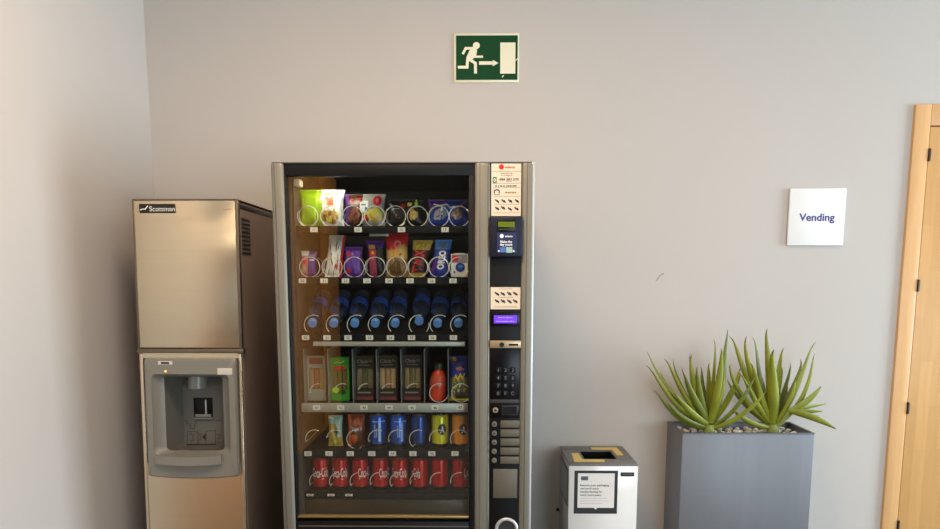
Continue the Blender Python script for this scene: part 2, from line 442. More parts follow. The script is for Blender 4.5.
# dispensing alcove: concentric rounded outlines stepping into the machine
def rr(x0, x1, z0, z1, r, bulge=0.0, n=8):
    """rounded rectangle outline, clockwise from the top corner; the foot sags by bulge"""
    pts = []
    for cx, cz, a0 in ((x1 - r, z1 - r, 90), (x1 - r, z0 + r, 0), (x0 + r, z0 + r, -90), (x0 + r, z1 - r, -180)):
        for k in range(n + 1):
            a = math.radians(a0 - 90 * k / n); pts.append((cx + r * math.cos(a), cz + r * math.sin(a)))
    # subdivide straight runs
    out = []
    m = len(pts)
    for i in range(m):
        p, q = pts[i], pts[(i + 1) % m]
        out.append(p)
        if (i % (n + 1)) == n:
            out += [(p[0] + (q[0] - p[0]) * k / 8, p[1] + (q[1] - p[1]) * k / 8) for k in range(1, 8)]
    c = (x0 + x1) / 2; h = (x1 - x0) / 2
    return [(x, z - (bulge * (1 - ((x - c) / h) ** 2) if z < (z0 + z1) / 2 else 0)) for x, z in out]
def gp(px, py, Y=GY - .02): return U(px, py, Y - .02)
hx0, hz1 = gp(143.5, 358.5); hx1, hz0 = gp(241, 475)
ox0, oz1 = gp(161, 377.5); ox1, oz0 = gp(223.5, 450)
ix0, iz1 = gp(157, 375); ix1, iz0 = gp(233, 455)
HB = GY - .02           # face of the moulding
loops = [([*rr(hx0, hx1, hz0, hz1, .012, .010)], GY + .004),
         ([*rr(hx0, hx1, hz0, hz1, .012, .010)], HB + .006),
         ([*rr(hx0 + .006, hx1 - .006, hz0 + .006, hz1 - .006, .010, .010)], HB),
         ([*rr(ox0 - .035, ox1 + .036, oz0 - .012, oz1 + .014, .020, .014)], HB - .001),
         ([*rr(ox0 - .028, ox1 + .028, oz0 - .004, oz1 + .006, .022, .014)], HB + .012),
         ([*rr(ox0, ox1, oz0, oz1, .010, .014)], HB + .030),
         ([*rr(ox0 + .004, ox1 - .004, oz0 - .020, oz1 - .004, .012, .010)], HB + .05),
         ([*rr(ox0 + .022, ox1 - .016, oz0 - .045, oz1 - .02, .05, .0)], HB + .135)]
n = len(loops[0][0])
vs = [(x, Y, z) for pts, Y in loops for x, z in pts]
fs = [(i * n + k, i * n + (k + 1) % n, (i + 1) * n + (k + 1) % n, (i + 1) * n + k) for i in range(len(loops) - 1) for k in range(n)]
h1 = MB().add(vs[:6 * n], [f for f in fs if max(f) < 6 * n], greyp)
housing = h1.build('dispenser_housing', ice, smooth=40, fn=shear)
rc = MB().add(vs[5 * n:], [tuple(a - 5 * n for a in f) for f in fs if min(f) >= 5 * n] + [tuple(range(2 * n, 3 * n))], greyp_shaded)
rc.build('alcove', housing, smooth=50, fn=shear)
RB = HB + .134
def rp(px, py): return U(px, py, RB - .03)
x, z = gp(197, 380, GY + .03)
MB().cyl((x - .01, HB + .085, oz1 + .004), (x - .01, HB + .085, oz1 - .052), .036, greyp, 32).build('spout', housing, fn=shear)
a = rp(193, 398); b_ = rp(212.5, 417)
wn = MB().box(a[0], b_[0], RB - .004, RB + .006, b_[1], a[1], black_g, .002)
mid = (a[0] + b_[0]) / 2 + .012
wn.box(mid - .002, mid + .004, RB - .007, RB - .002, b_[1] + .012, a[1] - .008, alu_b, .001)
wn.box(a[0] + .006, b_[0] - .004, RB - .008, RB - .002, b_[1], b_[1] + .012, greyp, .002)
wn.box(a[0] - .002, b_[0] + .002, RB - .01, RB - .002, b_[1] - .008, b_[1] - .002, greyp, .002)
wn.build('level_window', housing, fn=shear)
line = M('diagram_line', (44, 40, 36), 0.6)
dg = MB(); fd = plane(RB - .0012)
def dgl(pts, w=.0016): dg.stroke([rp(155 + X / 5.88, 370 + Y / 5.88) for X, Y in pts], w, fd, line)
dgl([(165, 455), (162, 300), (186, 298), (186, 318), (205, 318), (208, 345), (232, 345), (232, 318), (240, 318), (240, 296), (395, 298)])
dgl([(190, 440), (190, 362), (248, 360), (248, 436)]); dgl([(300, 436), (300, 360), (356, 356), (356, 440)])
dgl([(186, 438), (358, 436)], .004)
dgl([(248, 370), (258, 372), (258, 428), (248, 430)]); dgl([(362, 380), (382, 378), (382, 400), (366, 402), (366, 425), (384, 425)])
dgl([(205, 385), (215, 372), (228, 385), (218, 400), (230, 412), (215, 420), (204, 410)]); dgl([(262, 375), (270, 375), (270, 410), (262, 412)])
dg.poly([rp(155 + X / 5.88, 370 + Y / 5.88) for X, Y in ((276, 394), (298, 372), (298, 414))], fd, line)
dg.build('diagram', housing, fn=shear)
x, z = gp(166.5, 371)
MB().ell(x, z, .0045, .0045, plane(HB - .002), M('amber_light', (230, 190, 80), .3, emit=(255, 200, 90), estr=1.2)).build('indicator_light', housing, fn=shear)
a = gp(158.5, 361); b_ = gp(173, 364.5)
MB().box(a[0], b_[0], HB - .0012, HB, b_[1], a[1], M('silver_sticker', (206, 200, 186), .4), .0003).box(a[0] + .012, b_[0] - .012, HB - .0018, HB, b_[1] + .003, a[1] - .003, line).build('sticker', housing, fn=shear)
a = gp(218, 368); b_ = gp(233, 374.5)
MB().box(a[0], b_[0], HB - .0022, HB, b_[1], a[1], M('silver_sticker', (206, 200, 186), .4), .0003).build('sticker', housing, fn=shear)
# drip tray lip
a = gp(157.5, 453.5, GY - .03); b_ = gp(223.5, 462.5, GY - .03)
lipb = MB()
N_ = 14
for k in range(N_):
    x0 = a[0] + (b_[0] - a[0]) * k / N_; x1 = a[0] + (b_[0] - a[0]) * (k + 1) / N_
    s0 = 1 - ((k / N_) * 2 - 1) ** 2; s1 = 1 - (((k + 1) / N_) * 2 - 1) ** 2
    vs = []
    for x, s in ((x0, s0), (x1, s1)):
        for y, z in ((HB + .04, a[1] + .004), (HB - .010 - .014 * s, a[1] - .002 - .004 * s), (HB - .012 - .014 * s, b_[1] - .004 * s), (HB + .01, b_[1] - .004 * s)):
            vs.append((x, y, z))
    lipb.add(vs, [(0, 1, 5, 4), (1, 2, 6, 5), (2, 3, 7, 6)] + ([(0, 1, 2, 3)] if k == 0 else []) + ([(4, 5, 6, 7)] if k == N_ - 1 else []), greyp)
tray = lipb.build('drip_tray', housing, smooth=40, fn=shear)

# ------------------------------------------------------------------ vending machine
V = 2.34
X0, X1, ZT = -.693, .192, 1.8225
vm = thing('vending_machine', 'wide black snack and drink vending machine with champagne aluminium edges', 'vending machine', ((X0 + X1) / 2, 2.75, 0))
GXL, GXR, GZ0, GZ1 = -.644, -.028, .592, 1.779       # glazed opening
CX0, CX1, CY1 = -.632, -.030, 2.96
MB().box(X0 + .004, GXL - .004, V + .05, 3.16, .06, ZT - .006, body_m, .003).box(CX1 + .004, X1 - .008, V + .05, 3.16, .06, ZT - .006, body_m, .003).box(GXL - .004, CX1 + .004, CY1 + .01, 3.16, .06, ZT - .006, body_m).box(GXL - .004, CX1 + .004, V + .05, CY1 + .01, ZT - .012, ZT - .006, body_m).box(GXL - .004, CX1 + .004, V + .05, CY1 + .01, .06, .50, body_m).build('cabinet', vm)
MB().box(GXL - .004, CX0, V + .052, CY1, .50, ZT - .012, cavity).box(CX1, CX1 + .004, V + .052, CY1, .50, ZT - .012, cavity).box(CX0, CX1, CY1, CY1 + .01, .50, ZT - .012, cavity).box(CX0, CX1, V + .06, CY1, .50, .51, cavity).box(CX0, CX1, V + .06, CY1, ZT - .018, ZT - .013, cavity).build('compartment_lining', vm)
def frame_bar(x0, x1, name, grooves):
    b = MB().box(x0, x1, V - .004, V + .048, .06, ZT, alu, .010, 3)
    for g0, g1 in grooves: b.box(g0, g1, V - .0052, V + .01, .062, ZT - .002, alu_d, .0015)
    return b
frame_bar(X0, -.6495, '', ((X0 + .011, X0 + .016),)).build('door_frame', vm)
frame_bar(-.008, .0446, '', ((.008, .0105), (.036, .0385))).build('door_frame', vm)
rb = frame_bar(.1495, X1, '', ((.166, .170),)); rb.box(X1 - .010, X1 + .001, V - .003, V + .05, .06, ZT, alu_b, .004, 3); rb.build('door_frame', vm)  # brighter edge strip paints the highlight along the rounded corner
MB().box(-.6495, -.008, V + .004, V + .04, GZ1, ZT - .002, black, .003).box(.0446, .1495, V + .004, V + .04, ZT - .010, ZT - .002, black).box(X0 + .004, X1 - .004, V + .0, V + .2, ZT - .003, ZT + .001, alu_d, .0008).build('top_rail', vm)
MB().box(GXR, -.008, V + .004, V + .04, .06, GZ1, black, .002).box(-.6495, GXL, V + .004, V + .04, .06, GZ1, black, .001).build('window_border', vm)
MB().box(GXL, GXR, V + .018, V + .022, GZ0 - .01, GZ1, pane).build('glass', vm)
lowb = MB().box(-.6495, GXR, V + .004, V + .04,   .32, .572, black, .003).box(-.6495, GXR, V + .004, V + .04, .06, .12, black, .003)
lowb.box(-.64, GXR, V + .002, V + .01, .553, .557, alu_d)
lowb.build('lower_door', vm)
MB().box(-.6495, GXR, V + .03, V + .045, .12, .32, black_g, .004).box(-.5, -.18, V + .012, V + .03, .28, .30, alu_d, .004).build('delivery_flap', vm)
MB().box(GXL, GXR, V + .008, V + .03, .583, .592, gold, .003).build('sill_bar', vm)
MB().box(CX0, CX1, V + .07, V + .082, .50, .632, M('bronze_flap', (58, 46, 26), .35, .3), .003).build('product_chute', vm)
# lamp inside, at the top of the door
whitef_ = M('lamp_reflector', (230, 228, 220), .5)
lampm = M('lamp_tube', (250, 240, 210), 0.4, emit=(255, 240, 205), estr=2.0)
MB().box(GXL + .02, -.40, V + .044, V + .076, GZ1 + .022, GZ1 + .026, whitef_, .001).cyl((GXL + .03, V + .060, GZ1 + .013), (-.41, V + .060, GZ1 + .013), .007, lampm, 12).build('interior_lamp', vm)
MB().box(CX0, CX0 + .022, V + .06, V + .10, GZ1 - .026, GZ1 - .002, M('cream_bracket', (226, 216, 184), .5), .003).build('lamp_bracket', vm)

YF = 2.43
def sz(py): return U(380, py, YF)[1]
SHELF = []
def shelf(idx, ztop, zlip, lipmat, slope=0.0, depth=.46, y0=None):
    y0 = y0 or YF - .022
    b = MB().box(CX0, CX1 - .002, y0 + .004, y0 + depth, ztop - .005, ztop, blackm)
    b.box(CX0, CX1 - .002, y0, y0 + .006, zlip, ztop + .002, lipmat, .0015)
    o = b.build('shelf', vm); SHELF.append(o); return o
s1 = shelf(1, sz(226.8), sz(233.5), blackm)
s2 = shelf(2, sz(277.5), sz(284.5), blackm)
# tilted bottle shelf
z3 = sz(334.5); TILT = math.radians(27)
b = MB().box(CX0, CX1 - .002, YF - .022, YF - .016, sz(341), z3 + .002, blackm, .0015)
b.add([(CX0, YF - .018, z3 - .004), (CX1 - .002, YF - .018, z3 - .004), (CX1 - .002, YF + .3, z3 - .004 + .318 * math.tan(TILT)), (CX0, YF + .3, z3 - .004 + .318 * math.tan(TILT)),
       (CX0, YF - .018, z3), (CX1 - .002, YF - .018, z3), (CX1 - .002, YF + .3, z3 + .318 * math.tan(TILT)), (CX0, YF + .3, z3 + .318 * math.tan(TILT))],
      [(0, 1, 2, 3), (4, 5, 6, 7), (0, 1, 5, 4), (1, 2, 6, 5), (2, 3, 7, 6), (3, 0, 4, 7)], blackm)
s3 = b.build('shelf', vm); SHELF.append(s3)
bar = MB().box(CX0 + .05, CX1 - .012, YF - .03, YF - .022, sz(345.5), sz(341), rail, .0015).box(CX0 + .05, CX1 - .012, YF - .022, YF + .1, sz(345.5) + .004, sz(345.5) + .007, rail).build('rail', s3)
s4 = shelf(4, sz(402.5), sz(411), rail, y0=YF - .026)
s5 = shelf(5, sz(448.5), sz(457), blackm)
s6 = shelf(6, sz(491.5), sz(497), blackm)
def coil(par, px, py, r, start, sweep, turns=1.6, y0=YF, ln=.068):
    """front ring drawn flat from start (degrees, anticlockwise seen from the room), then the wire runs back in turns"""
    x, z = U(px, py, y0); a0 = math.radians(start); pts = []
    n = int(abs(sweep) / 9)
    for k in range(n + 1):
        a = a0 + math.radians(sweep) * k / n
        pts.append((x + r * math.cos(a), y0 + .003 * k / n, z + r * math.sin(a)))
    a1 = a0 + math.radians(sweep); sg = 1 if sweep > 0 else -1
    if turns == 0: pts.append((pts[-1][0], y0 + .09, pts[-1][2] - .002)); pts.append((pts[-1][0], y0 + .2, pts[-1][2]))
    m = int(30 * turns)
    for k in range(1, m + 1):
        a = a1 + sg * 2 * PI * turns * k / m
        pts.append((x + r * math.cos(a), y0 + .003 + ln * turns * k / m, z + r * math.sin(a)))
    return MB().tube(pts, .0014, wire, 6).build('spiral', par, smooth=60)
def price(par, px, py, txt, Y, w=.0255, h=.0165):
    x, z = U(px, py, Y)
    MB().box(x - w / 2, x + w / 2, Y - .0012, Y + .001, z - h / 2, z + h / 2, tagw).text(txt, x, z, .010, plane(Y - .0017), ink, bold=.01).build('price_tag', par)
C1 = (307.6, 330.5, 352.5, 374.5, 395.5, 417.3, 438.6, 459.3)
C2 = (309.6, 332, 354, 375, 396.5, 417.6, 438.6, 459)
C3 = (314, 336, 357, 378, 398, 419, 440, 460.5)
C4 = (317, 341, 365, 388.5, 413, 437, 459)
C5 = (315, 336, 356.5, 378, 398, 419, 439, 460)
C6 = (319, 339, 359.5, 379.5, 399.5, 419.5, 439.5, 460)
for i, x in enumerate(C1): coil(s1, x, 216.2, .0355, (150, 60, -40, 20, -140, 10, 40, 60)[i], (300, 330, 290, 300, 330, 330, 340, 300)[i])
for i, x in enumerate(C2): coil(s2, x, 267.2, .0355, (60, 40, 60, 75, 60, 75, 80, 75)[i], (310, 340, 320, 280, 330, 290, 290, 180)[i])
for i, x in enumerate(C3): coil(s3, x, 325, .0355, (62, 75, 62, 55, 50, 75, 55, 55)[i], (170, 200, 215, 130, 135, 255, 160, 150)[i], turns=.12, ln=.03)
for i, x in enumerate(C4): coil(s4, x + 2, 393, .034, (80, 70, 85, 75, 75, 70, 0)[i], (100, 70, 75, 80, 75, 300, 350)[i], turns=0)
for i, x in enumerate(C5): coil(s5, x, 439.5, .0355, (65, 60, 90, 65, 65, 70, 70, 75)[i], (130, 110, 200, 130, 130, 160, 120, 130)[i], turns=0)
for i, x in enumerate(C6): coil(s6, x, 482, .0355, (100, 100, 95, 90, 80, 85, 85, 80)[i], (100, 105, 110, 110, 130, 110, 110, 110)[i], turns=0)
TY = YF - .0235
for x, t in zip((314, 358, 401.5, 445), ('11', '13', '15', '17')): price(s1, x, 229.7, t, TY)
for i, x in enumerate((302.5, 324, 345.5, 367, 389, 410, 431.5, 453)): price(s2, x, 280.8, str(20 + i), TY)
for i, x in enumerate((305.5, 327, 348, 369.5, 390.5, 411.5, 432.5, 453.5)): price(s3, x, 337.6, str(30 + i), TY)
for i, x in enumerate((316.5, 340.7, 364, 389, 412, 435, 460)): price(s4, x, 407.6, str(41 + i), YF - .0275)
for i, x in enumerate((308, 329, 350.3, 371.7, 392.5, 413, 431.8, 455)): price(s5, x, 453.6, str(50 + i), TY)
for i, x in enumerate((310, 331, 349)): price(s6, x, 495, str(60 + i), TY, h=.008)
divm = M('divider_metal', (140, 142, 138), .4, .5)
for px in (304.5, 328.5, 353, 376.8, 401.2, 424.5, 448.3):
    x, _ = U(px, 380, YF - .01)
    MB().box(x - .0012, x + .0012, YF - .015, YF + .33, sz(402.5), sz(349), divm).build('divider', s4)
for px, r_ in ((365.5, s5), (386, s5), (407, s5), (428, s5), (449, s5)):
    x, _ = U(px, 430, YF)
    MB().box(x - .001, x + .001, YF + .0, YF + .4, sz(448.5), sz(436), blackm).build('divider', s5)
# little silver price rail above the third row-two product
a = U(369, 234.5, YF); MB().box(a[0], a[0] + .068, YF + .005, YF + .01, a[1] - .006, a[1] + .004, rail, .001).build('clip_rail', s1)

# ---- control column
CXa, CXb = .0446, .1495
PF = V + .002           # face of the control column
cp = MB().box(CXa, CXb, PF, PF + .04, .06, ZT - .010, black, .001).build('control_panel', vm)
fpl = plane(PF - .0016)
def cz(py): return U(506, py, V)[1]
def cxx(px): return U(px, 300, V)[0]
# top sticker
t = MB().box(CXa + .003, CXb - .002, PF - .001, PF, cz(216), cz(163.5), beige)
def tp(px, py): return U(486 + px / 8.82, 158 + py / 8.82, V)
x, z = tp(137, 78); t.ell(x, z, .0085, .0085, fpl, red)
x, z = tp(213, 78); t.text('selecta', x, z, .0085, fpl, red, bold=.02, width=.033)
for py, w in ((118, .094), (222, .094), (262, .09), (287, .0), (408, .086), (483, .088), (338, .088)):
    if w: x, z = tp(183, py); t.rect(x - w / 2, z - .0006, x + w / 2, z + .0006, fpl, M('taupe_line', (150, 128, 104), .6))
x, z = tp(186, 136); dashes(t, x, z, .042, .0042, fpl, ink, 2)
x, z = tp(186, 155); dashes(t, x, z, .040, .0042, fpl, ink, 3)
x, z = tp(77, 195); t.rect(x - .0065, z - .0105, x + .0065, z + .0105, fpl, green); t.ell(x, z, .004, .006, plane(PF - .0022), white, inner=.55)
x, z = tp(203, 187); t.text('684 383 270', x, z, .0085, fpl, ink, bold=.012, width=.064)
x, z = tp(204, 207); dashes(t, x, z, .02, .0032, fpl, green, 4)
x, z = tp(180, 246); dashes(t, x, z, .075, .006, fpl, M('blue_grey_ink', (60, 74, 96), .6), 5, .7)
x, z = tp(95, 298); t.stroke([(x - .008, z - .006), (x - .008, z + .004), (x, z + .007), (x + .008, z + .004), (x + .008, z - .006)], .004, fpl, M('blue_grey_ink', (60, 74, 96), .6)); t.rect(x - .010, z - .0105, x + .010, z - .0085, fpl, M('blue_grey_ink', (60, 74, 96), .6))
x, z = tp(218, 304); dashes(t, x, z, .037, .0075, fpl, M('orange_ink', (166, 108, 44), .6), 6, .7)
icon = M('icon_ink', (40, 28, 40), .6)
def hands(b, pts, conv, f, s=1.0):
    for i, (X, Y) in enumerate(pts):
        x, z = conv(X, Y)
        b.ell(x, z, .005 * s, .0035 * s, f, icon, 10, rot=.6 * (i % 3) - .6); b.rect(x - .0075 * s, z + .001, x - .003 * s, z + .006 * s, f, icon)
        b.ell(x + .004 * s, z - .003 * s, .003 * s, .003 * s, f, icon, 8)
hands(t, [(100, 380), (157, 380), (215, 380), (275, 380), (100, 445), (152, 440), (212, 450), (270, 447)], tp, fpl)
t.build('instruction_sticker', cp)
# card reader
rz0, rz1 = cz(257.5), cz(217)
rd = MB().box(CXa - .002, CXb + .004, PF - .022, PF, rz0, rz1, navy, .006, 3)
def rp2(px, py): return U(486 + px / 10.575, 214 + py / 10.58, V - .02)
f2 = plane(PF - .0232); f3 = plane(PF - .0238)
a = rp2(118, 60); b_ = rp2(312, 186); rd.box(a[0], b_[0], PF - .0232, PF - .02, b_[1], a[1], black_g, .001)
a = rp2(128, 82); b_ = rp2(304, 138); rd.rect(a[0], b_[1], b_[0], a[1], f3, lcd)
a = rp2(130, 154); b_ = rp2(300, 170); rd.rect(a[0], b_[1], b_[0], a[1], f3, M('dark_olive', (40, 46, 24), .4))
a = rp2(118, 196); b_ = rp2(325, 410); rd.rect(a[0], b_[1], b_[0], a[1], f2, navy2)
x, z = rp2(166, 234); rd.ell(x, z, .0068, .0068, f3, white)
x, z = rp2(240, 234); rd.text('selecta', x, z, .0062, f3, white, bold=.02, width=.026)
x, z = rp2(213, 292); rd.text('Make the', x, z, .0085, f3, white, bold=.025, width=.039)
x, z = rp2(213, 322); rd.text('day yours', x, z, .0085, f3, white, bold=.025, width=.041)
a = rp2(215, 350); b_ = rp2(278, 410); rd.rect(a[0], b_[1], b_[0], a[1], f3, M('pale_green_print', (150, 184, 164), .5))
a = rp2(150, 352); b_ = rp2(212, 405); rd.rect(a[0], b_[1], b_[0], a[1], f3, M('mid_blue_print', (66, 108, 176), .5))
for X in (136, 292): x, z = rp2(X, 392); rd.ell(x, z, .0032, .0032, f3, white)
rd.build('card_reader', cp)
# second sticker
t = MB().box(CXa + .002, CXb - .001, PF - .001, PF, cz(309.3), cz(287.2), beige)
def tp2(px, py): return U(486 + px / 7.55, 282 + py / 7.55, V)
hands(t, [(85, 90), (128, 90), (177, 88), (223, 88), (85, 145), (130, 145), (178, 147), (222, 145)], tp2, fpl, 1.1)
for py, w in ((52, .045), (116, .05), (188, .08)):
    x, z = tp2(150, py); t.rect(x - w / 2, z - .0008, x + w / 2, z + .0008, fpl, M('taupe_line', (150, 128, 104), .6))
t.build('payment_sticker', cp)
# violet display
vd = MB().box(CXa + .002, CXb - .002, PF - .004, PF, cz(326), cz(311.5), black_g, .001).rect(cxx(494), cz(323.2), cxx(517), cz(315.3), plane(PF - .0048), violet)
dashes(vd, cxx(505.5), cz(317.5), .050, .005, plane(PF - .0054), violet_hi, 7); dashes(vd, cxx(505.5), cz(321.3), .062, .004, plane(PF - .0054), violet_hi, 8); vd.build('display', cp)
# lock strip
lk = MB().box(CXa, CXb + .003, PF - .008, PF, cz(348), cz(340.5), brass, .002)
lk.cyl((cxx(502), PF - .012, cz(344.4)), (cxx(502), PF, cz(344.4)), .0085, chrome, 20).box(cxx(501.2), cxx(502.8), PF - .0128, PF - .011, cz(345.5), cz(343.4), black)
lk.box(cxx(509), cxx(518.5), PF - .0086, PF - .006, cz(345.6), cz(343.6), black)
lk.build('lock_strip', cp)
# keypad
kp = MB().box(CXa + .001, CXb - .001, PF - .003, PF, cz(399), cz(349.5), black_g, .001).box(CXa + .001, CXb - .001, PF - .005, PF, cz(403), cz(399.4), body_m, .001).build('keypad', cp)
# (keys belong to the keypad panel: one small mesh each under the control panel)
keym = M('key_dark', (9, 9, 10), .5, spec=.2); keyt = M('key_digit', (96, 96, 100), .5)
for j, row in enumerate((('1', '2', '3'), ('4', '5', '6'), ('7', '8', '9'), ('0', 'F', 'C'))):
    for i, ch in enumerate(row):
        x = cxx(498.6 + i * 7.35); z = cz(369.8 + j * 7.75)
        MB().box(x - .0095, x + .0095, PF - .006, PF - .003, z - .0095, z + .0095, keym, .001).text(ch, x, z, .0125, plane(PF - .0065), keyt, bold=.01).build('key', cp)
# coin slot block
MB().box(CXa + .002, CXb - .002, PF - .004, PF, cz(418), cz(404.5), black_g, .002).box(cxx(502.5), cxx(518.5), PF - .0052, PF - .003, cz(415), cz(405.5), body_m, .001).box(cxx(503.3), cxx(517.7), PF - .0060, PF - .004, cz(414.2), cz(406.3), black).cyl((cxx(496), PF - .010, cz(409.8)), (cxx(496), PF - .003, cz(409.8)), .0095, brass, 20).cyl((cxx(496), PF - .014, cz(409.8)), (cxx(496), PF - .010, cz(409.8)), .005, chrome, 16).build('coin_slot', cp)
for j in range(5):
    z = cz(424 + j * 9.05); zz = .0128
    MB().cyl((cxx(495), PF - .008, z), (cxx(495), PF, z), .0088, alu, 20).cyl((cxx(495), PF - .011, z), (cxx(495), PF - .008, z), .0055, chrome, 16).build('push_button', cp)
    MB().box(cxx(501.3), CXb + .001, PF - .003, PF, z - zz, z + zz, M('selector_plate', (98, 92, 78), .5, .2), .001).build('selector_label', cp)
MB().box(cxx(494), cxx(519), PF - .003, PF, cz(498), cz(469), M('selector_plate', (98, 92, 78), .5, .2), .001).build('blank_plate', cp)
x, z = U(506.5, 528.5, V)
MB().tube([(x + .036 * math.cos(a), PF - .006, z + .036 * math.sin(a)) for a in [2 * PI * k / 40 for k in range(40)]], .006, alu_b, 10, True).cyl((x, PF - .002, z), (x, PF, z), .034, body_m, 32).build('coin_return', cp)

# ------------------------------------------------------------------ products
def col(name, rgb, rough=.32, **k): return M(name, rgb, rough, var=k.pop('var', .05), scale=30, **k)
YI = YF + .034
class Bag:
    """pillow packet: front(u, v) in u -1..1, v 0..1"""
    def __init__(s, w, h, t, lean=0.0, top=1.0, crimp=.07, seed=0, twist=0.0):
        s.w, s.h, s.t, s.lean, s.top, s.crimp, s.twist = w, h, t, lean, top, crimp, twist
        r = random.Random(seed); s.k = [(r.uniform(4, 14), r.uniform(3, 10), r.uniform(0, 6), r.uniform(-1, 1)) for _ in range(5)]
    def S(s, u, v, side=1, off=0.0):
        vv = min(1, max(0, (v - s.crimp) / (1 - 2 * s.crimp)))
        e = math.sin(PI * vv) ** .55 if 0 < vv < 1 else 0
        d = s.t / 2 * e * max(0, 1 - abs(u) ** 2.6) ** .6
        wr = sum(a * math.sin(p * u + q * v + c) for p, q, c, a in s.k) * .0011 * (1 - abs(u))
        hw = s.w / 2 * (1 - .07 * e) * (1 + (s.top - 1) * v)
        x = u * hw + s.lean * s.h * v
        return (x, -side * (d + (wr if e else wr * .6) + .0006 + off) + s.twist * u * v, v * s.h)
    def mesh(s, mb, matf, nu=20, nv=26):
        for side in (1, -1):
            vs = [s.S(-1 + 2 * i / nu, j / nv, side) for j in range(nv + 1) for i in range(nu + 1)]
            W = nu + 1
            for j in range(nv):
                for i in range(nu):
                    m = matf((-1 + 2 * (i + .5) / nu), (j + .5) / nv)
                    mb.add([vs[j * W + i], vs[j * W + i + 1], vs[(j + 1) * W + i + 1], vs[(j + 1) * W + i]], [(0, 1, 2, 3)], m)
        return mb
    def fn(s, off=.0009): return lambda u, v: s.S(u, v, 1, off)
def merge_build(mb, name, loc, label, cat, group, rotx=0, smooth=50):
    o = mb.build(name, origin=(0, 0, 0), smooth=0)
    me = o.data
    bm = bmesh.new(); bm.from_mesh(me); bmesh.ops.remove_doubles(bm, verts=bm.verts[:], dist=1e-5)
    for f in bm.faces: f.smooth = True
    bm.to_mesh(me); bm.free()
    o.location = loc; o.rotation_euler.x = rotx
    return tag(o, label, cat, group)
def at(px, py, Y=YI):
    x, z = U(px, py, Y); return x, z
PXM = .003585      # metres per photo pixel at the products
Z1, Z2, Z5, Z6, Z4 = sz(226.8) + .001, sz(277.5) + .001, sz(448.5) + .001, sz(491.5) + .001, sz(402.5) + .001
LEAN = math.radians(-7)
JIT[0] = .17
gS = 'snack bags on the top shelf'
def crisps(mb, B, cx, cy, rx, ry, n, mats, seed, s=.10):
    r = random.Random(seed)
    for k in range(n):
        a, q = r.uniform(0, 6.3), r.random() ** .5
        mb.ell(cx + rx * q * math.cos(a), cy + ry * q * math.sin(a), s * r.uniform(.7, 1.5), s * r.uniform(.4, .9), B.fn(.0012 + k * .00012), mats[k % len(mats)], 10, rot=r.uniform(0, 3), rings=2)
lime = col('lime_film', (150, 196, 20)); lime2 = col('lime_film_light', (190, 220, 70)); whitef = col('white_film', (236, 234, 226)); chip = col('golden_crisp', (196, 150, 60)); chip2 = col('brown_crisp', (120, 84, 34))
silver = col('silver_film', (176, 172, 164), .3); dkbrown = col('dark_brown_film', (70, 34, 26)); midbrown = col('brown_print', (126, 74, 54)); purple = col('purple_film', (84, 34, 128)); pink = col('pink_print', (196, 110, 130))
yellow = col('yellow_print', (226, 204, 40)); paleyel = col('pale_yellow_crisp', (226, 208, 96)); bluef = col('blue_film', (42, 62, 160)); blackf = col('black_film', (26, 22, 22)); orange = col('orange_print', (214, 100, 40))
redf = col('red_film', (204, 36, 36)); goldf = col('gold_film', (198, 160, 70)); dgold = col('dull_gold_print', (140, 108, 60)); greenf = col('green_film', (60, 140, 40)); lblue = col('light_blue_film', (86, 140, 210)); cream = col('cream_biscuit', (206, 172, 120)); teal = col('pale_teal_foil', (170, 200, 180), .25)

x, _ = at(321, 210); B = Bag(45 * PXM, .134, .05, top=1.03, seed=1)
mb = MB(); B.mesh(mb, lambda u, v: (lime2 if abs(u + .25 - .1 * v) < .05 else lime) if u < .02 + .1 * (1 - v) else whitef); f = B.fn()
mb.ell(.42, .66, .20, .14, f, orange); mb.ell(.40, .68, .11, .09, f, redf, rings=2); mb.ell(.22, .62, .08, .06, f, lime2); mb.ell(.42, .26, .36, .15, f, chip); mb.ell(.25, .22, .14, .09, B.fn(.0014), chip2); mb.ell(.60, .28, .12, .08, B.fn(.0014), goldf); mb.rect(-.85, .2, -.75, .75, f, lime2, 2, 8); crisps(mb, B, .42, .26, .34, .14, 9, (chip, goldf, chip2, paleyel), 1); mb.stroke([(.15, .84), (.4, .87), (.75, .85)], .04, f, lime)
merge_build(mb, 'snack_bag', (x, YI + .004, Z1), 'lime green and white snack bag, brightest one on the top shelf', 'snack bag', gS, LEAN)
x, _ = at(364.5, 210); B = Bag(41 * PXM, .118, .05, seed=2)
mb = MB(); B.mesh(mb, lambda u, v: purple if u < -.82 else (dkbrown if u < -.10 else silver)); f = B.fn()
mb.ell(-.5, .3, .3, .22, f, midbrown); mb.ell(-.45, .78, .34, .14, f, midbrown); mb.rect(-.2, .42, .22, .76, f, whitef, 6, 6); mb.ell(.14, .5, .08, .07, B.fn(.0014), bluef); mb.rect(-.16, .62, .1, .66, B.fn(.0014), col('grey_print', (120, 120, 130)), 4, 1)
mb.ell(.66, .78, .22, .17, f, redf, inner=.35); mb.ell(.66, .78, .08, .07, f, pink); mb.ell(.45, .36, .42, .18, f, paleyel); mb.ell(.62, .30, .2, .1, B.fn(.0014), yellow); mb.ell(.1, .24, .16, .1, f, redf); crisps(mb, B, .5, .34, .38, .16, 9, (paleyel, yellow, goldf), 2); crisps(mb, B, -.48, .34, .3, .24, 14, (midbrown, dkbrown, col('cocoa_light', (160, 110, 84))), 3, .07); crisps(mb, B, -.45, .8, .34, .1, 9, (midbrown, dkbrown, redf), 4, .06)
merge_build(mb, 'snack_bag', (x, YI + .004, Z1), 'brown and silver snack bag with yellow crisps printed on it', 'snack bag', gS, LEAN)
x, _ = at(405.5, 210); B = Bag(35 * PXM, .098, .044, seed=3)
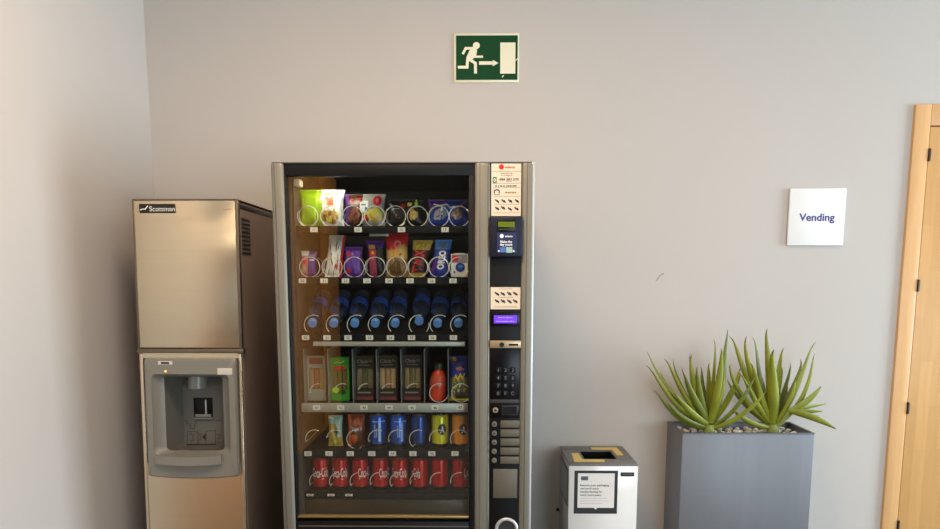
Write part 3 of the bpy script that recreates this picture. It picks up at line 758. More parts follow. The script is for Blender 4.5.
mb = MB(); B.mesh(mb, lambda u, v: blackf); f = B.fn()
mb.ell(.48, .44, .26, .17, f, chip); mb.ell(.5, .42, .15, .10, B.fn(.0014), paleyel); mb.ell(.25, .80, .13, .09, f, paleyel); mb.ell(.62, .86, .10, .11, f, lime2); mb.ell(-.12, .74, .12, .09, f, redf, inner=.4); mb.rect(-.75, .62, -.35, .65, f, silver, 4, 1); crisps(mb, B, .48, .42, .22, .15, 7, (chip, paleyel, goldf), 5); crisps(mb, B, -.45, .5, .3, .25, 9, (dkbrown, dgold, blackf), 6, .05)
merge_build(mb, 'snack_bag', (x, YI + .004, Z1), 'black snack bag with yellow crisps pictured, beside the blue bag', 'snack bag', gS, LEAN)
x, _ = at(448.5, 210); B = Bag(41 * PXM, .098, .046, seed=4)
mb = MB(); B.mesh(mb, lambda u, v: purple if v > .78 - .25 * abs(u) and u < 0 else bluef); f = B.fn()
mb.ell(-.55, .42, .2, .2, f, silver); mb.ell(-.2, .5, .16, .22, f, col('slate_print', (110, 124, 150))); mb.stroke([(-.75, .82), (-.45, .74), (-.1, .80), (.1, .66), (.35, .72)], .06, f, whitef); mb.ell(.45, .44, .24, .2, f, col('grey_violet', (120, 108, 130))); mb.ell(.42, .46, .13, .11, B.fn(.0014), chip); mb.ell(.15, .64, .12, .08, f, lblue); mb.stroke([(.55, .72), (.9, .95)], .06, f, pink); crisps(mb, B, -.4, .45, .34, .2, 9, (silver, lblue, purple, whitef), 7, .07); crisps(mb, B, .45, .42, .25, .2, 8, (chip, col('grey_violet', (120, 108, 130)), cream), 8, .08)
merge_build(mb, 'snack_bag', (x, YI + .004, Z1), 'blue and purple snack bag at the end of the top shelf nearest the keypad', 'snack bag', gS, LEAN)

gB = 'bars and packets on the second shelf'
def bar(px, wpx, top, t, seed, label, name, paint_, cat='snack bar', lean=0.0, ct=1.0, twist=0):
    x, _ = at(px, 270); h = (277.3 - top) * PXM * 1.0
    B = Bag(wpx * PXM, h, t, lean=lean, top=ct, seed=seed, crimp=.06, twist=twist)
    mb = MB(); paint_(mb, B, B.fn(), B.fn(.0015))
    merge_build(mb, name, (x, YI, Z2), label, cat, gB, LEAN * .6)
def p1(mb, B, f, g_):
    B.mesh(mb, lambda u, v: (pink if v < .82 else whitef) if u < .05 else purple); mb.ell(-.5, .3, .3, .16, f, cream); mb.ell(-.45, .6, .25, .1, f, redf); mb.rect(.2, .62, .8, .66, f, whitef, 4, 1)
bar(308, 16, 251, .03, 11, 'small pink and purple wafer bar, shortest on the second shelf', 'wafer_bar', p1, lean=.06)
def p2(mb, B, f, g_):
    B.mesh(mb, lambda u, v: redf if u > .72 else (col('grey_white_film', (196, 188, 176)) if v > .72 else whitef))
    r = random.Random(3)
    for k in range(11): mb.ell(r.uniform(-.65, .45), r.uniform(.1, .78), r.uniform(.08, .18), r.uniform(.025, .05), f, col('cocoa_print', (72, 48, 38)), 8, rot=r.uniform(0, 3))
    mb.ell(.3, .25, .2, .06, g_, redf)
bar(333, 17, 235.5, .03, 12, 'tall white chocolate bar with brown flecks and red edge', 'chocolate_bar', p2, lean=.12)
def p3(mb, B, f, g_):
    B.mesh(mb, lambda u, v: col('violet_film', (104, 56, 160)) if abs(u) < .85 else purple); mb.ell(-.5, .75, .2, .09, f, redf); mb.stroke([(-.45, .1), (-.35, .9)], .08, f, pink); mb.stroke([(.25, .15), (.35, .85)], .22, f, col('lilac_print', (140, 100, 190))); mb.ell(-.5, .2, .22, .1, f, redf)
bar(353.5, 19, 247, .03, 13, 'plain purple chocolate packet beside the white flecked bar', 'chocolate_bar', p3)
def p4(mb, B, f, g_):
    B.mesh(mb, lambda u, v: (col('magenta_film', (150, 50, 84)) if -.75 < u < .1 else blackf) if v < .82 else purple); mb.rect(-.7, .78, .0, .88, f, goldf, 4, 2); mb.ell(-.3, .66, .3, .09, f, redf); mb.ell(-.25, .66, .12, .04, g_, yellow); mb.stroke([(-.4, .1), (-.3, .52)], .2, f, pink); mb.stroke([(.45, .1), (.5, .8)], .1, f, dgold)
bar(376.5, 18, 241, .03, 14, 'dark bar with a magenta band and gold patch, below a small silver rail', 'chocolate_bar', p4, lean=-.04)
def p5(mb, B, f, g_):
    B.mesh(mb, lambda u, v: redf if v > .66 + .08 * math.sin(3 * u) else (goldf if v > .42 else dgold)); mb.ell(.1, .73, .34, .10, f, col('rose_print', (226, 120, 120)), inner=.5); mb.ell(0, .22, .6, .16, f, col('nut_print', (96, 70, 34)))
    r = random.Random(5)
    for k in range(26): mb.ell(r.uniform(-.75, .75), r.uniform(.08, .58), .13, .03, f, (chip, cream, midbrown)[k % 3], 8, rot=r.uniform(0, 3))
bar(397, 22, 233.5, .04, 15, 'red-topped nut packet, tallest on the second shelf', 'nut_packet', p5, 'snack bag', ct=1.05)
def p6(mb, B, f, g_):
    B.mesh(mb, lambda u, v: goldf if v > .74 or v < .1 else col('maroon_black_film', (52, 26, 22)));
    def tf(x, y): return g_(-y * 1.0, .43 + x)
    mb.text('TWIX', 0, .1, 1.15, tf, redf, bold=.03, width=.6); mb.stroke([(-.6, .80), (0, .9), (.7, .86)], .08, f, yellow)
bar(416, 16, 240.5, .028, 16, 'dark bar with gold ends and upright red lettering', 'chocolate_bar', p6, lean=.20, ct=1.25)
def p7(mb, B, f, g_):
    B.mesh(mb, lambda u, v: lblue if v > .72 else (purple if u < -.4 and v < .5 else bluef))
    def tf(x, y): return g_(.1 - y, .45 + x)
    mb.text('OREO', 0, 0, .8, tf, whitef, bold=.05, width=.5); mb.ell(0, .84, .5, .07, f, col('slate_print', (110, 124, 150)))
bar(438, 17, 240, .032, 17, 'tall blue biscuit pack with upright white lettering', 'biscuit_pack', p7, 'biscuits', lean=.16)
JIT[0] = 0
x, _ = at(459.5, 265); w, h = 17 * PXM, 23 * PXM
z0 = Z2
pk = thing('candy_box', 'small white box with a blue ball picture and red corner', 'candy box', (x, YI, z0), gB)
mb = MB().box(x - w / 2, x + w / 2, YI - .014, YI + .014, z0, z0 + h, whitef, .002); f = plane(YI - .0146); g_ = plane(YI - .0152)
mb.rect(x - w * .46, z0 + h * .62, x + w * .46, z0 + h * .97, f, col('grey_lilac', (150, 146, 160))); mb.rect(x - w * .4, z0 + h * .68, x - w * .08, z0 + h * .93, g_, redf); mb.ell(x + w * .05, z0 + h * .42, w * .28, h * .2, g_, bluef); mb.ell(x + w * .07, z0 + h * .46, w * .13, h * .07, plane(YI - .0157), lblue); mb.ell(x - w * .3, z0 + h * .22, w * .06, h * .04, g_, purple)
mb.build('carton', pk)
MB().box(x - w * .3, x + w * .3, YI - .004, YI + .010, z0 + h, z0 + h + .003, whitef, .001).build('flap', pk)

# water bottles lying on the tilted shelf, necks to the front
clear = glassy('clear_plastic', (.88, .92, .98), base=.16, rough=.12)
nt_ = clear.node_tree
df_ = nt_.nodes.new('ShaderNodeBsdfDiffuse'); df_.inputs['Color'].default_value = (*lin((150, 176, 220)), 1)
mx_ = nt_.nodes.new('ShaderNodeMixShader'); mx_.inputs['Fac'].default_value = .07
out_ = nt_.nodes['Material Output']; src_ = out_.inputs['Surface'].links[0].from_socket
nt_.links.new(src_, mx_.inputs[1]); nt_.links.new(df_.outputs[0], mx_.inputs[2]); nt_.links.new(mx_.outputs[0], out_.inputs['Surface'])
capb = M('bottle_cap_blue', (104, 156, 226), .4, var=.04); labb = M('bottle_label_blue', (52, 98, 196), .4, var=.15, scale=50)
def bottle():
    b = thing('water_bottle', '', 'bottle', (0, 0, 0), 'water bottles on the tilted shelf')
    # axis along +z from the cap; turned over below
    MB().lathe([(.012, .018), (.0135, .026), (.0135, .036), (.020, .05), (.030, .075), (.031, .08), (.0292, .092), (.031, .104), (.031, .150), (.029, .158), (.031, .166), (.031, .205), (.026, .214), (.010, .211)], clear, 24).build('bottle_body', b, smooth=60)
    MB().lathe([(.0145, 0), (.0155, .002), (.0155, .018), (.0145, .020)], capb, 24).build('cap', b, smooth=40)
    MB().lathe([(.0316, .106), (.0316, .148)], labb, 24, caps=False).build('label_sleeve', b, smooth=60)
    return b
names = ['pink and purple wafer bar', 'white flecked bar', 'plain purple packet', 'dark bar with magenta band', 'red-topped nut packet', 'dark bar with red lettering', 'blue biscuit pack', 'small white candy box']
bt = bottle()
for i, (px, py) in enumerate(((312, 329), (333.5, 328.5), (354.5, 328), (375, 328), (395, 329), (419, 327.5), (437.5, 328.5), (458.3, 328.5))):
    o = bt if i == 0 else copy_tree(bt)
    Yc = YF - .004 + (.014 if i == 5 else 0)
    x, z = U(px, py, Yc)
    z = z3 + .036 + (Yc - YF + .018) * math.tan(TILT)
    o.location = (x, Yc, z - .006); o.rotation_euler = (-(PI / 2 - TILT), 0, R.uniform(-.03, .03))
    o['label'] = 'clear water bottle with blue cap lying below the ' + names[i]

# sandwich row
gW = 'sandwich packs and drinks on the fourth shelf'
def pack(px, wpx, top, label, sleeve, name='sandwich_pack', brand=None, bread=cream, film=None):
    x, _ = at(px, 390); w = wpx * PXM; h = (402.3 - top) * PXM
    p = thing(name, label, 'sandwich', (x, YI + .02, Z4), gW)
    yf, yb = YI - .005, YI + .045
    # sleeve with a window cut in the front
    wx, wz0, wz1 = w * .40, Z4 + h * .26, Z4 + h * .73
    s = MB()
    s.box(x - w / 2, x - wx, yf, yb, Z4, Z4 + h, sleeve, .002); s.box(x + wx, x + w / 2, yf, yb, Z4, Z4 + h, sleeve, .002)
    s.box(x - wx, x + wx, yf, yb, Z4, wz0, sleeve); s.box(x - wx, x + wx, yf, yb, wz1, Z4 + h, sleeve); s.box(x - wx, x + wx, yb - .004, yb, wz0, wz1, sleeve)
    f = plane(yf - .0008)
    if brand:
        s.text(brand, x - w * .08, Z4 + h * .88, .013, f, col('khaki_print', (150, 140, 110)), bold=.005, width=w * .55); s.ell(x + w * .3, Z4 + h * .89, w * .1, .005, f, col('leaf_print', (70, 100, 40)))
        s.rect(x - w * .3, Z4 + h * .79, x + w * .3, Z4 + h * .80, f, col('khaki_print', (150, 140, 110)))
        s.rect(x - w * .42, Z4 + .004, x + w * .42, Z4 + .016, f, col('rose_brown_print', (130, 70, 70))); s.rect(x - w * .36, Z4 + h * .17, x + w * .3, Z4 + h * .20, f, col('khaki_print', (150, 140, 110)))
    return p, s, x, w, h, yf, wx, wz0, wz1
def filling(p, x, wx, wz0, wz1, yf, bread, mid_):
    n = 3
    for k in range(n):
        x0 = x - wx + 2 * wx * k / n
        MB().box(x0 + .0008, x0 + 2 * wx / n - .0008, yf + .006, yf + .04, wz0 + .001, wz1 - .001, bread if k != 1 else mid_, .003).build('bread', p)
    MB().box(x - wx, x + wx, yf + .0015, yf + .0022, wz0, wz1, glassy('window_film', (.97, .97, .95), .06)).build('window_film', p)
brownsl = col('dark_sleeve', (48, 28, 24), .45); greensl = col('green_sleeve', (58, 150, 40), .4); palesl = col('translucent_wrap', (150, 150, 136), .35)
p, s, x, w, h, yf, wx, a_, b_ = pack(317, 19, 356, 'pale wrapped sandwich in the first compartment, beside the green pack', palesl)
s.rect(x - w * .36, Z4 + h * .82, x + w * .36, Z4 + h * .96, plane(yf - .0008), col('faded_red_print', (140, 60, 46))); s.build('sleeve', p); filling(p, x, wx, a_, b_, yf, col('tan_bread', (190, 150, 110)), col('salmon_filling', (180, 110, 80)))
p, s, x, w, h, yf, wx, a_, b_ = pack(340, 20, 357.5, 'bright green sandwich pack with brown bread in its window', greensl)
f = plane(yf - .0008); s.rect(x - w * .3, Z4 + h * .72, x + w * .3, Z4 + h * .80, f, redf); s.ell(x - w * .2, Z4 + h * .25, w * .18, h * .07, f, lime2); s.ell(x + w * .12, Z4 + h * .2, w * .2, h * .06, f, col('deep_green_print', (30, 70, 34))); s.stroke([(x - w * .25, Z4 + h * .86), (x - w * .1, Z4 + h * .9), (x + w * .05, Z4 + h * .87), (x + w * .25, Z4 + h * .91)], .003, f, lime2); s.build('sleeve', p); filling(p, x, wx, a_, b_, yf, col('brown_bread', (140, 104, 60)), col('green_filling', (110, 110, 50)))
lab3 = ('dark brown sandwich pack with grey-green bread, beside the green pack', 'dark brown sandwich pack with the palest bread, midway along its shelf', 'dark brown sandwich pack beside the red juice bottle')
for i, (px, tp_, br_, md_) in enumerate(((365, 356, (150, 134, 98), (112, 104, 66)), (388, 355.5, (218, 182, 134), (196, 150, 110)), (412.5, 355, (176, 152, 110), (140, 122, 76)))):
    p, s, x, w, h, yf, wx, a_, b_ = pack(px, 20.5, tp_, lab3[i], brownsl, brand='Click'); s.build('sleeve', p)
    filling(p, x, wx, a_, b_, yf, col('bread%d' % i, br_), col('filling%d' % i, md_))
x, _ = at(437, 395)
j = thing('juice_bottle', 'red juice bottle with a dark green cap on the fourth shelf', 'bottle', (x, YI + .005, Z4), gW)
jm = M('red_juice', (206, 62, 30), .18, var=.12, scale=25, coat=.5)
mv = lambda dx: (lambda a, b, c: (x + a + dx(c), YI + .005 + b, Z4 + c))
tilt = lambda c: c * .06
MB().lathe([(.020, 0), (.029, .003), (.031, .012), (.031, .05), (.0305, .07), (.026, .092), (.020, .108), (.014, .114), (.0135, .122)], jm, 28, mv(tilt)).build('bottle_body', j, smooth=50)
MB().lathe([(.0165, .118), (.0172, .12), (.0172, .136), (.0160, .138)], col('dark_green_cap', (44, 56, 36)), 24, mv(tilt)).build('cap', j, smooth=40)
MB().lathe([(.0312, .058), (.0300, .080), (.0268, .092)], M('juice_label', (186, 74, 48), .4, var=.1), 28, mv(tilt), caps=False).build('label_sleeve', j, smooth=50)
JIT[0] = .17
x, _ = at(459, 390); B = Bag(20 * PXM, 46 * PXM, .04, seed=21, top=.96)
mb = MB(); B.mesh(mb, lambda u, v: bluef if v > .52 else (col('grey_green_film', (108, 112, 92)) if v > .05 else yellow)); f = B.fn(); g_ = B.fn(.0015)
mb.ell(-.5, .90, .4, .07, f, col('rust_print', (130, 70, 40))); mb.ell(-.5, .93, .2, .04, g_, yellow); mb.ell(.1, .72, .4, .05, f, pink)
def tf(x_, y_): return g_(x_, .52 + y_ * .2 + .05 * x_)
mb.stroke([(-.6, -.25), (-.35, .35), (-.1, -.2), (.15, .35), (.4, -.2), (.65, .35)], .16, tf, yellow); mb.stroke([(-.5, -.45), (.6, -.35)], .12, tf, yellow); r = random.Random(9)
for k in range(12): mb.ell(r.uniform(-.7, .7), r.uniform(.12, .42), r.uniform(.1, .22), r.uniform(.02, .045), f, (whitef, lime2, midbrown, paleyel)[k % 4], 10, rot=r.uniform(0, 3))
mb.ell(-.65, .08, .28, .06, g_, yellow)
merge_build(mb, 'snack_bag', (x, YI + .005, Z4), 'tall blue and yellow snack bag beside the juice bottle', 'snack bag', gW, LEAN * .5)

# fifth shelf
gC = 'packets and cans on the fifth shelf'
x, _ = at(335.5, 435); B = Bag(15 * PXM, 32 * PXM, .032, seed=31, lean=.0)
mb = MB(); B.mesh(mb, lambda u, v: teal if v > .72 or (u > .3 and v > .3) else goldf); f = B.fn(); mb.ell(.2, .48, .36, .14, f, col('olive_print', (120, 116, 50))); mb.stroke([(-.8, .95), (.7, .76)], .08, f, whitef); mb.ell(.25, .48, .15, .06, B.fn(.0015), ink); mb.ell(-.1, .12, .5, .07, f, lime2)
merge_build(mb, 'snack_bag', (x, YI, Z5), 'small foil snack bag in gold and pale green, beside the orange bag', 'snack bag', gC, LEAN * .5)
x, _ = at(356.5, 435); B = Bag(18 * PXM, 33 * PXM, .034, seed=32)
mb = MB(); B.mesh(mb, lambda u, v: orange if u < -.55 else (col('rust_film', (150, 64, 26)) if v > .5 else col('dark_rust_film', (92, 44, 24)))); f = B.fn(); mb.stroke([(-.7, .62), (-.1, .52), (.7, .58)], .09, f, silver); mb.ell(.1, .78, .4, .12, f, orange); mb.ell(-.2, .25, .3, .16, f, orange); mb.stroke([(-.85, .9), (-.6, .1)], .14, f, redf)
merge_build(mb, 'snack_bag', (x, YI, Z5), 'orange and rust snack bag beside the first blue can', 'snack bag', gC, LEAN * .5)
JIT[0] = 0
def can(name, label, group, main, marks):
    c = thing(name, label, 'can', (0, 0, 0), group)
    b = MB().lathe([(.0235, .003), (.0255, 0), (.0275, .004), (.0308, .010), (.0312, .013)], chrome, 32)
    b.lathe([(.0312, .013), (.0312, .0985), (.0300, .104), (.0272, .1085)], main, 32, caps=False)
    marks(b, lambda a, z: (.0316 * math.sin(a), -.0316 * math.cos(a), z))
    tall = lambda x, y, z: (x, y, z * 1.1)
    b.build('can_body', c, smooth=50, fn=tall)
    MB().lathe([(.0272, .1085), (.0280, .1105), (.0272, .1120), (.0255, .109), (.0250, .1085)], chrome, 32).build('lid', c, smooth=40, fn=tall)
    MB().box(-.006, .006, -.014, .008, .1095, .1115, chrome, .0008).build('pull_tab', c, fn=tall)
    return c
cblue = M('can_blue', (50, 96, 196), .22, .6, var=.08); cnavy = M('can_deep_blue', (44, 72, 140), .25, .6, var=.08); cyel = M('can_yellow', (214, 206, 20), .22, .2, var=.03); cor = M('can_orange', (232, 146, 24), .22, .2, var=.05); cred = M('can_red', (190, 30, 24), .25, .45, var=.06)
cpale = M('can_pale_stripe', (168, 186, 220), .3, .3)
def blue_marks(b, f):
    b.rect(.05, .02, .35, .085, f, cpale, 3, 1); b.rect(-.7, .086, .9, .09, f, cpale, 12, 1)
    def tf(x, y): return f(-.35 - y, .055 + x)
    b.stroke([(-.022, 0), (.022, 0)], .1, tf, cpale); b.stroke([(-.02, -.2), (.01, -.2)], .1, tf, cpale)
def ka(b, f):
    b.ell(.3, .062, .52, .019, f, M('can_badge_navy', (24, 26, 60), .3), 28); b.ell(.3, .062, .46, .0165, lambda a, z: tuple(1.006 * q if i < 2 else q for i, q in enumerate(f(a, z))), M('can_badge_navy', (24, 26, 60), .3), 28)
    def tf(x, y):
        p = f(.32 + x, .062 + y); return (p[0] * 1.014, p[1] * 1.014, p[2])
    b.text('A', 0, 0, .022, tf, white, bold=.04, width=.62)
def zc(px, Z): return (at(px, 430)[0], YI + .006, Z)
c1 = can('soda_can', 'light blue can standing beside the orange and rust snack bag', gC, cblue, blue_marks); c1.location = zc(378, Z5); c1.rotation_euler.z = .1
c2 = copy_tree(c1, zc(398.3, Z5), 'blue can with a bright stripe, middle of the three blue cans', .35)
c3 = can('soda_can', 'deep blue can beside the yellow can', gC, cnavy, lambda b, f: b.rect(.3, .02, .5, .09, f, cblue, 3, 1)); c3.location = zc(419, Z5)
c4 = can('soda_can', 'bright yellow can with a round dark badge', gC, cyel, ka); c4.location = zc(440, Z5)
c5 = can('soda_can', 'orange can with a round dark badge at the end of the fifth shelf', gC, cor, ka); c5.location = zc(460.3, Z5); c5.rotation_euler.z = .1
def cola(b, f):
    def g_(a, z): p = f(a, z); return (p[0] * 1.008, p[1] * 1.008, p[2])
    b.text('Coca-Cola', .0, .062, .032, g_, white, bold=.005, width=2.0)
    b.stroke([(-.9, .040), (-.3, .045), (.3, .038), (.9, .044)], .003, g_, white)
    b.poly([(2.0, .016), (2.9, .016), (2.9, .055), (2.5, .045)], g_, M('can_silver_print', (170, 160, 156), .3, .4))
gR = 'red cans on the bottom shelf'
r1 = can('cola_can', '', gR, cred, cola)
under = ('below the empty spiral of the shelf above', 'below the small gold foil bag', 'below the orange and rust bag', 'below the first blue can', 'below the middle blue can', 'below the deep blue can', 'below the yellow can', 'below the orange can')
for i, px in enumerate(C6):
    o = r1 if i == 0 else copy_tree(r1)
    o.location = zc(px, Z6); o.rotation_euler.z = (.2, .1, .9, 1.0, -.1, -.9, 2.6, 1.5)[i]
    o['label'] = 'red cola can on the bottom shelf, ' + under[i]

# ------------------------------------------------------------------ recycling bin
BX0, BX1, BY0, BY1, BZ = .399, .6965, 2.862, 3.18, .642
rbn = thing('recycling_bin', 'white box-shaped recycling bin with a dark lid and yellow corner markings', 'recycling bin', ((BX0 + BX1) / 2, (BY0 + BY1) / 2, 0))
binw = M('bin_white', (230, 226, 220), .14, var=.015); binlid = M('bin_lid_grey', (112, 110, 106), .5, var=.04); binf = M('bin_print_black', (38, 36, 36), .5); yel = M('marking_yellow', (226, 196, 110), .5, var=.04); gry = M('grey_print', (110, 108, 104), .6)
LX0, LX1, LY0, LY1 = .478, .622, 2.951, 3.105
MB().box(BX0, BX1, BY0, BY0 + .012, 0, BZ - .008, binw, .002).box(BX0, BX1, BY1 - .012, BY1, 0, BZ - .008, binw, .002).box(BX0, BX0 + .012, BY0 + .012, BY1 - .012, 0, BZ - .008, binw, .001).box(BX1 - .012, BX1, BY0 + .012, BY1 - .012, 0, BZ - .008, binw, .001).box(BX0 + .012, BX1 - .012, BY0 + .012, BY1 - .012, 0, .012, binw).build('bin_body', rbn)
z0, z1 = BZ - .008, BZ
MB().box(BX0, BX1, BY0, LY0, z0, z1, binlid, .001).box(BX0, BX1, LY1, BY1, z0, z1, binlid, .001).box(BX0, LX0, LY0, LY1, z0, z1, binlid).box(LX1, BX1, LY0, LY1, z0, z1, binlid).build('lid', rbn)
MB().box(LX0 - .003, LX1 + .003, LY0 - .003, LY0, BZ - .16, z0, black).box(LX0 - .003, LX1 + .003, LY1, LY1 + .003, BZ - .16, z0, black).box(LX0 - .003, LX0, LY0, LY1, BZ - .16, z0, black).box(LX1, LX1 + .003, LY0, LY1, BZ - .16, z0, black).build('bag_liner', rbn)
zp = lambda x, y: (x, y, BZ + .0006)
MB().poly([(.434, 3.05), (.466, 3.05), (.468, 2.942), (.564, 2.942), (.560, 2.898), (.427, 2.898)], zp, yel).build('corner_marking', rbn)
MB().poly([(.540, 3.158), (.663, 3.158), (.667, 3.012), (.636, 3.012), (.633, 3.112), (.540, 3.114)], zp, yel).build('corner_marking', rbn)
def bpx(px, py): return U(px, py, BY0)
a = bpx(574.5, 470.5); b_ = bpx(616.8, 513.7); c = bpx(578, 473.2); d = bpx(613.8, 507.8)
pst = MB().rect(a[0], b_[1], b_[0], a[1], plane(BY0 - .0008), binf); shw = M('notice_white', (232, 226, 218), .5, var=.01)
pst.rect(c[0], d[1], d[0], c[1], plane(BY0 - .0014), shw)
mx_ = (c[0] + d[0]) / 2; pst.poly([(mx_ - .008, d[1]), (mx_ + .008, d[1]), (mx_, d[1] - .008)], plane(BY0 - .0014), shw)
f = plane(BY0 - .002)
a = bpx(576 + 66 / 13.2, 472 + 55 / 13.2); b_ = bpx(576 + 158 / 13.2, 472 + 108 / 13.2); pst.rect(a[0], b_[1], b_[0], a[1], f, gry)
for k_ in range(3): dashes(pst, (a[0] + b_[0]) / 2, b_[1] + (a[1] - b_[1]) * (.2 + .3 * k_), (b_[0] - a[0]) * .94, .005, plane(BY0 - .0025), binf, 11 + k_, .7)
for i, (tx, xr) in enumerate((('Recycle your packaging', 440), ("and you'll enjoy", 305), ('impulse feasting for', 352), ('many more years.', 345))):
    l = bpx(576 + 55 / 13.2, 472 + (172 + i * 42.5) / 13.2); r_ = bpx(576 + xr / 13.2, 472)
    pst.text(tx, (l[0] + r_[0]) / 2, l[1], .0085, f, binf, bold=.012, width=r_[0] - l[0])
for i, xr in enumerate((420, 440, 360)):
    l = bpx(576 + 55 / 13.2, 472 + (347 + i * 33) / 13.2); r_ = bpx(576 + xr / 13.2, 472); pst.rect(l[0], l[1] - .0008, r_[0], l[1] + .0008, f, M('pale_grey_print', (190, 184, 176), .6))
pst.build('notice', rbn)
a = bpx(620.7, 472.3); b_ = bpx(634, 476.3)
bd = MB().box(a[0], b_[0], BY0 - .002, BY0, b_[1], a[1], binf, .0015)
dashes(bd, (a[0] + b_[0]) / 2, (a[1] + b_[1]) / 2, (b_[0] - a[0]) * .7, .005, plane(BY0 - .0026), gry, 15)
bd.build('badge', rbn)
sp = lambda Xo: (lambda y, z: (Xo, y, z))
MB().rect(2.885, .44, 3.15, .612, sp(BX0 - .0008), binf).rect(2.898, .452, 3.137, .600, sp(BX0 - .0014), M('side_notice_grey', (196, 208, 212), .2)).build('side_notice', rbn)

# ------------------------------------------------------------------ planter and plants
PX0, PX1, PY0, PY1, PZ = .901, 1.4765, 2.925, 3.165, .762
pl = thing('planter', 'tall rectangular zinc-grey metal planter beside the recycling bin', 'planter', ((PX0 + PX1) / 2, (PY0 + PY1) / 2, 0))
zinc = M('brushed_zinc', (122, 123, 126), .48, .45, var=.08, scale=2, stretch=(14, 14, .7), bump=.04, bscale=8)
zinc_d = M('zinc_rim', (112, 112, 114), .45, .5, var=.06)
q = .008
MB().box(PX0, PX1, PY0, PY0 + q, 0, PZ, zinc, .002).box(PX0, PX1, PY1 - q, PY1, 0, PZ, zinc, .002).box(PX0, PX0 + q, PY0 + q, PY1 - q, 0, PZ, zinc, .001).box(PX1 - q, PX1, PY0 + q, PY1 - q, 0, PZ, zinc, .001).build('pot', pl)
MB().box(PX0 - .003, PX1 + .003, PY0 - .003, PY0 + .012, PZ, PZ + .005, zinc_d, .002).box(PX0 - .003, PX1 + .003, PY1 - .012, PY1 + .003, PZ, PZ + .005, zinc_d, .002).box(PX0 - .003, PX0 + .012, PY0 + .012, PY1 - .012, PZ, PZ + .005, zinc_d, .002).box(PX1 - .012, PX1 + .003, PY0 + .012, PY1 - .012, PZ, PZ + .005, zinc_d, .002).build('rim', pl)
SZ = PZ - .034
MB().box(PX0 + q, PX1 - q, PY0 + q, PY1 - q, SZ - .03, SZ, M('dark_soil', (62, 54, 46), .9, var=.3, scale=60, bump=.5)).build('soil', pl)
leafm = M('aloe_green', (100, 110, 20), .42, scale=9, rgb2=(158, 162, 50), bump=.05, bscale=40, spec=.4)
leafm2 = M('aloe_deep_green', (76, 90, 22), .42, scale=9, rgb2=(128, 136, 40), bump=.05, bscale=40, spec=.4)
tipm = M('aloe_dry_tip', (120, 96, 40), .6)
stalkm = M('aloe_stem', (150, 160, 90), .6, rgb2=(110, 124, 50))
def leaf(par, base, tip, w, bow, mat, out=None, hook=0.0, n=22):
    b0, t0 = Vector(base), Vector(tip); d = t0 - b0; L_ = d.length
    hor = Vector((d.x, d.y, 0)); hl = hor.length
    o_ = (hor.normalized() if hl > 1e-4 else Vector((0, -1, 0)))
    c1 = b0 + d * .38 + (o_ * .9 - Vector((0, 0, 1)) * .9) * bow * L_
    c2 = b0 + d * .74 + (o_ * .7 - Vector((0, 0, 1)) * .5) * bow * L_ + Vector((R.uniform(-1, 1), R.uniform(-.5, .5), R.uniform(-.4, .4))) * .07 * L_
    c1 = c1 + Vector((R.uniform(-1, 1), R.uniform(-.5, .5), 0)) * .05 * L_
    vs = []; m = 10
    up = Vector((0, 0, 1))
    face = (out or o_)
    P = []
    for i in range(n + 1):
        t = i / n; s = 1 - t
        p = b0 * s ** 3 + c1 * 3 * s * s * t + c2 * 3 * s * t * t + t0 * t ** 3
        if hook and t > .85: p = p + Vector((hook * ((t - .85) / .15) ** 2, 0, -abs(hook) * .5 * ((t - .85) / .15) ** 2))
        P.append(p)
    for i, p in enumerate(P):
        t = i / n
        tg = (P[min(i + 1, n)] - P[max(i - 1, 0)]).normalized()
        # the broad face looks outwards and down, away from the rosette centre
        nr = (face - tg * face.dot(tg)); nr = nr.normalized() if nr.length > 1e-3 else tg.orthogonal().normalized()
        sd = tg.cross(nr).normalized()
        ww = w * 1.06 * (.60 + .60 * t if t < .25 else (.715 * (1 - ((t - .25) / .75) ** 1.9) + .035)) 
        tooth = 1 + (.05 if i % 2 else -.03) * (1 if .08 < t < .95 else 0)
        for k in range(m):
            a = 2 * PI * k / m
            cx, cy = math.cos(a), math.sin(a)
            q_ = ww * .5 * cx * (tooth if abs(cx) > .8 else 1)
            th_ = ww * (.24 * cy if cy > 0 else .10 * cy) + ww * .16 * (1 - cx * cx) - ww * .1
            vs.append(p + sd * q_ + nr * th_)
    fs = [(i * m + k, i * m + (k + 1) % m, (i + 1) * m + (k + 1) % m, (i + 1) * m + k) for i in range(n) for k in range(m)]
    cut = int((n - 1.2)) * m
    mb = MB()
    mb.add(vs, [f_ for f_ in fs if min(f_) < cut] + [tuple(range(m))[::-1]], mat)
    mb.add(vs[cut:], [tuple(a - cut for a in f_) for f_ in fs if min(f_) >= cut] + [tuple(range((n) * m - cut, (n + 1) * m - cut))], tipm)
    o = mb.build('leaf', par, smooth=60)
    return o
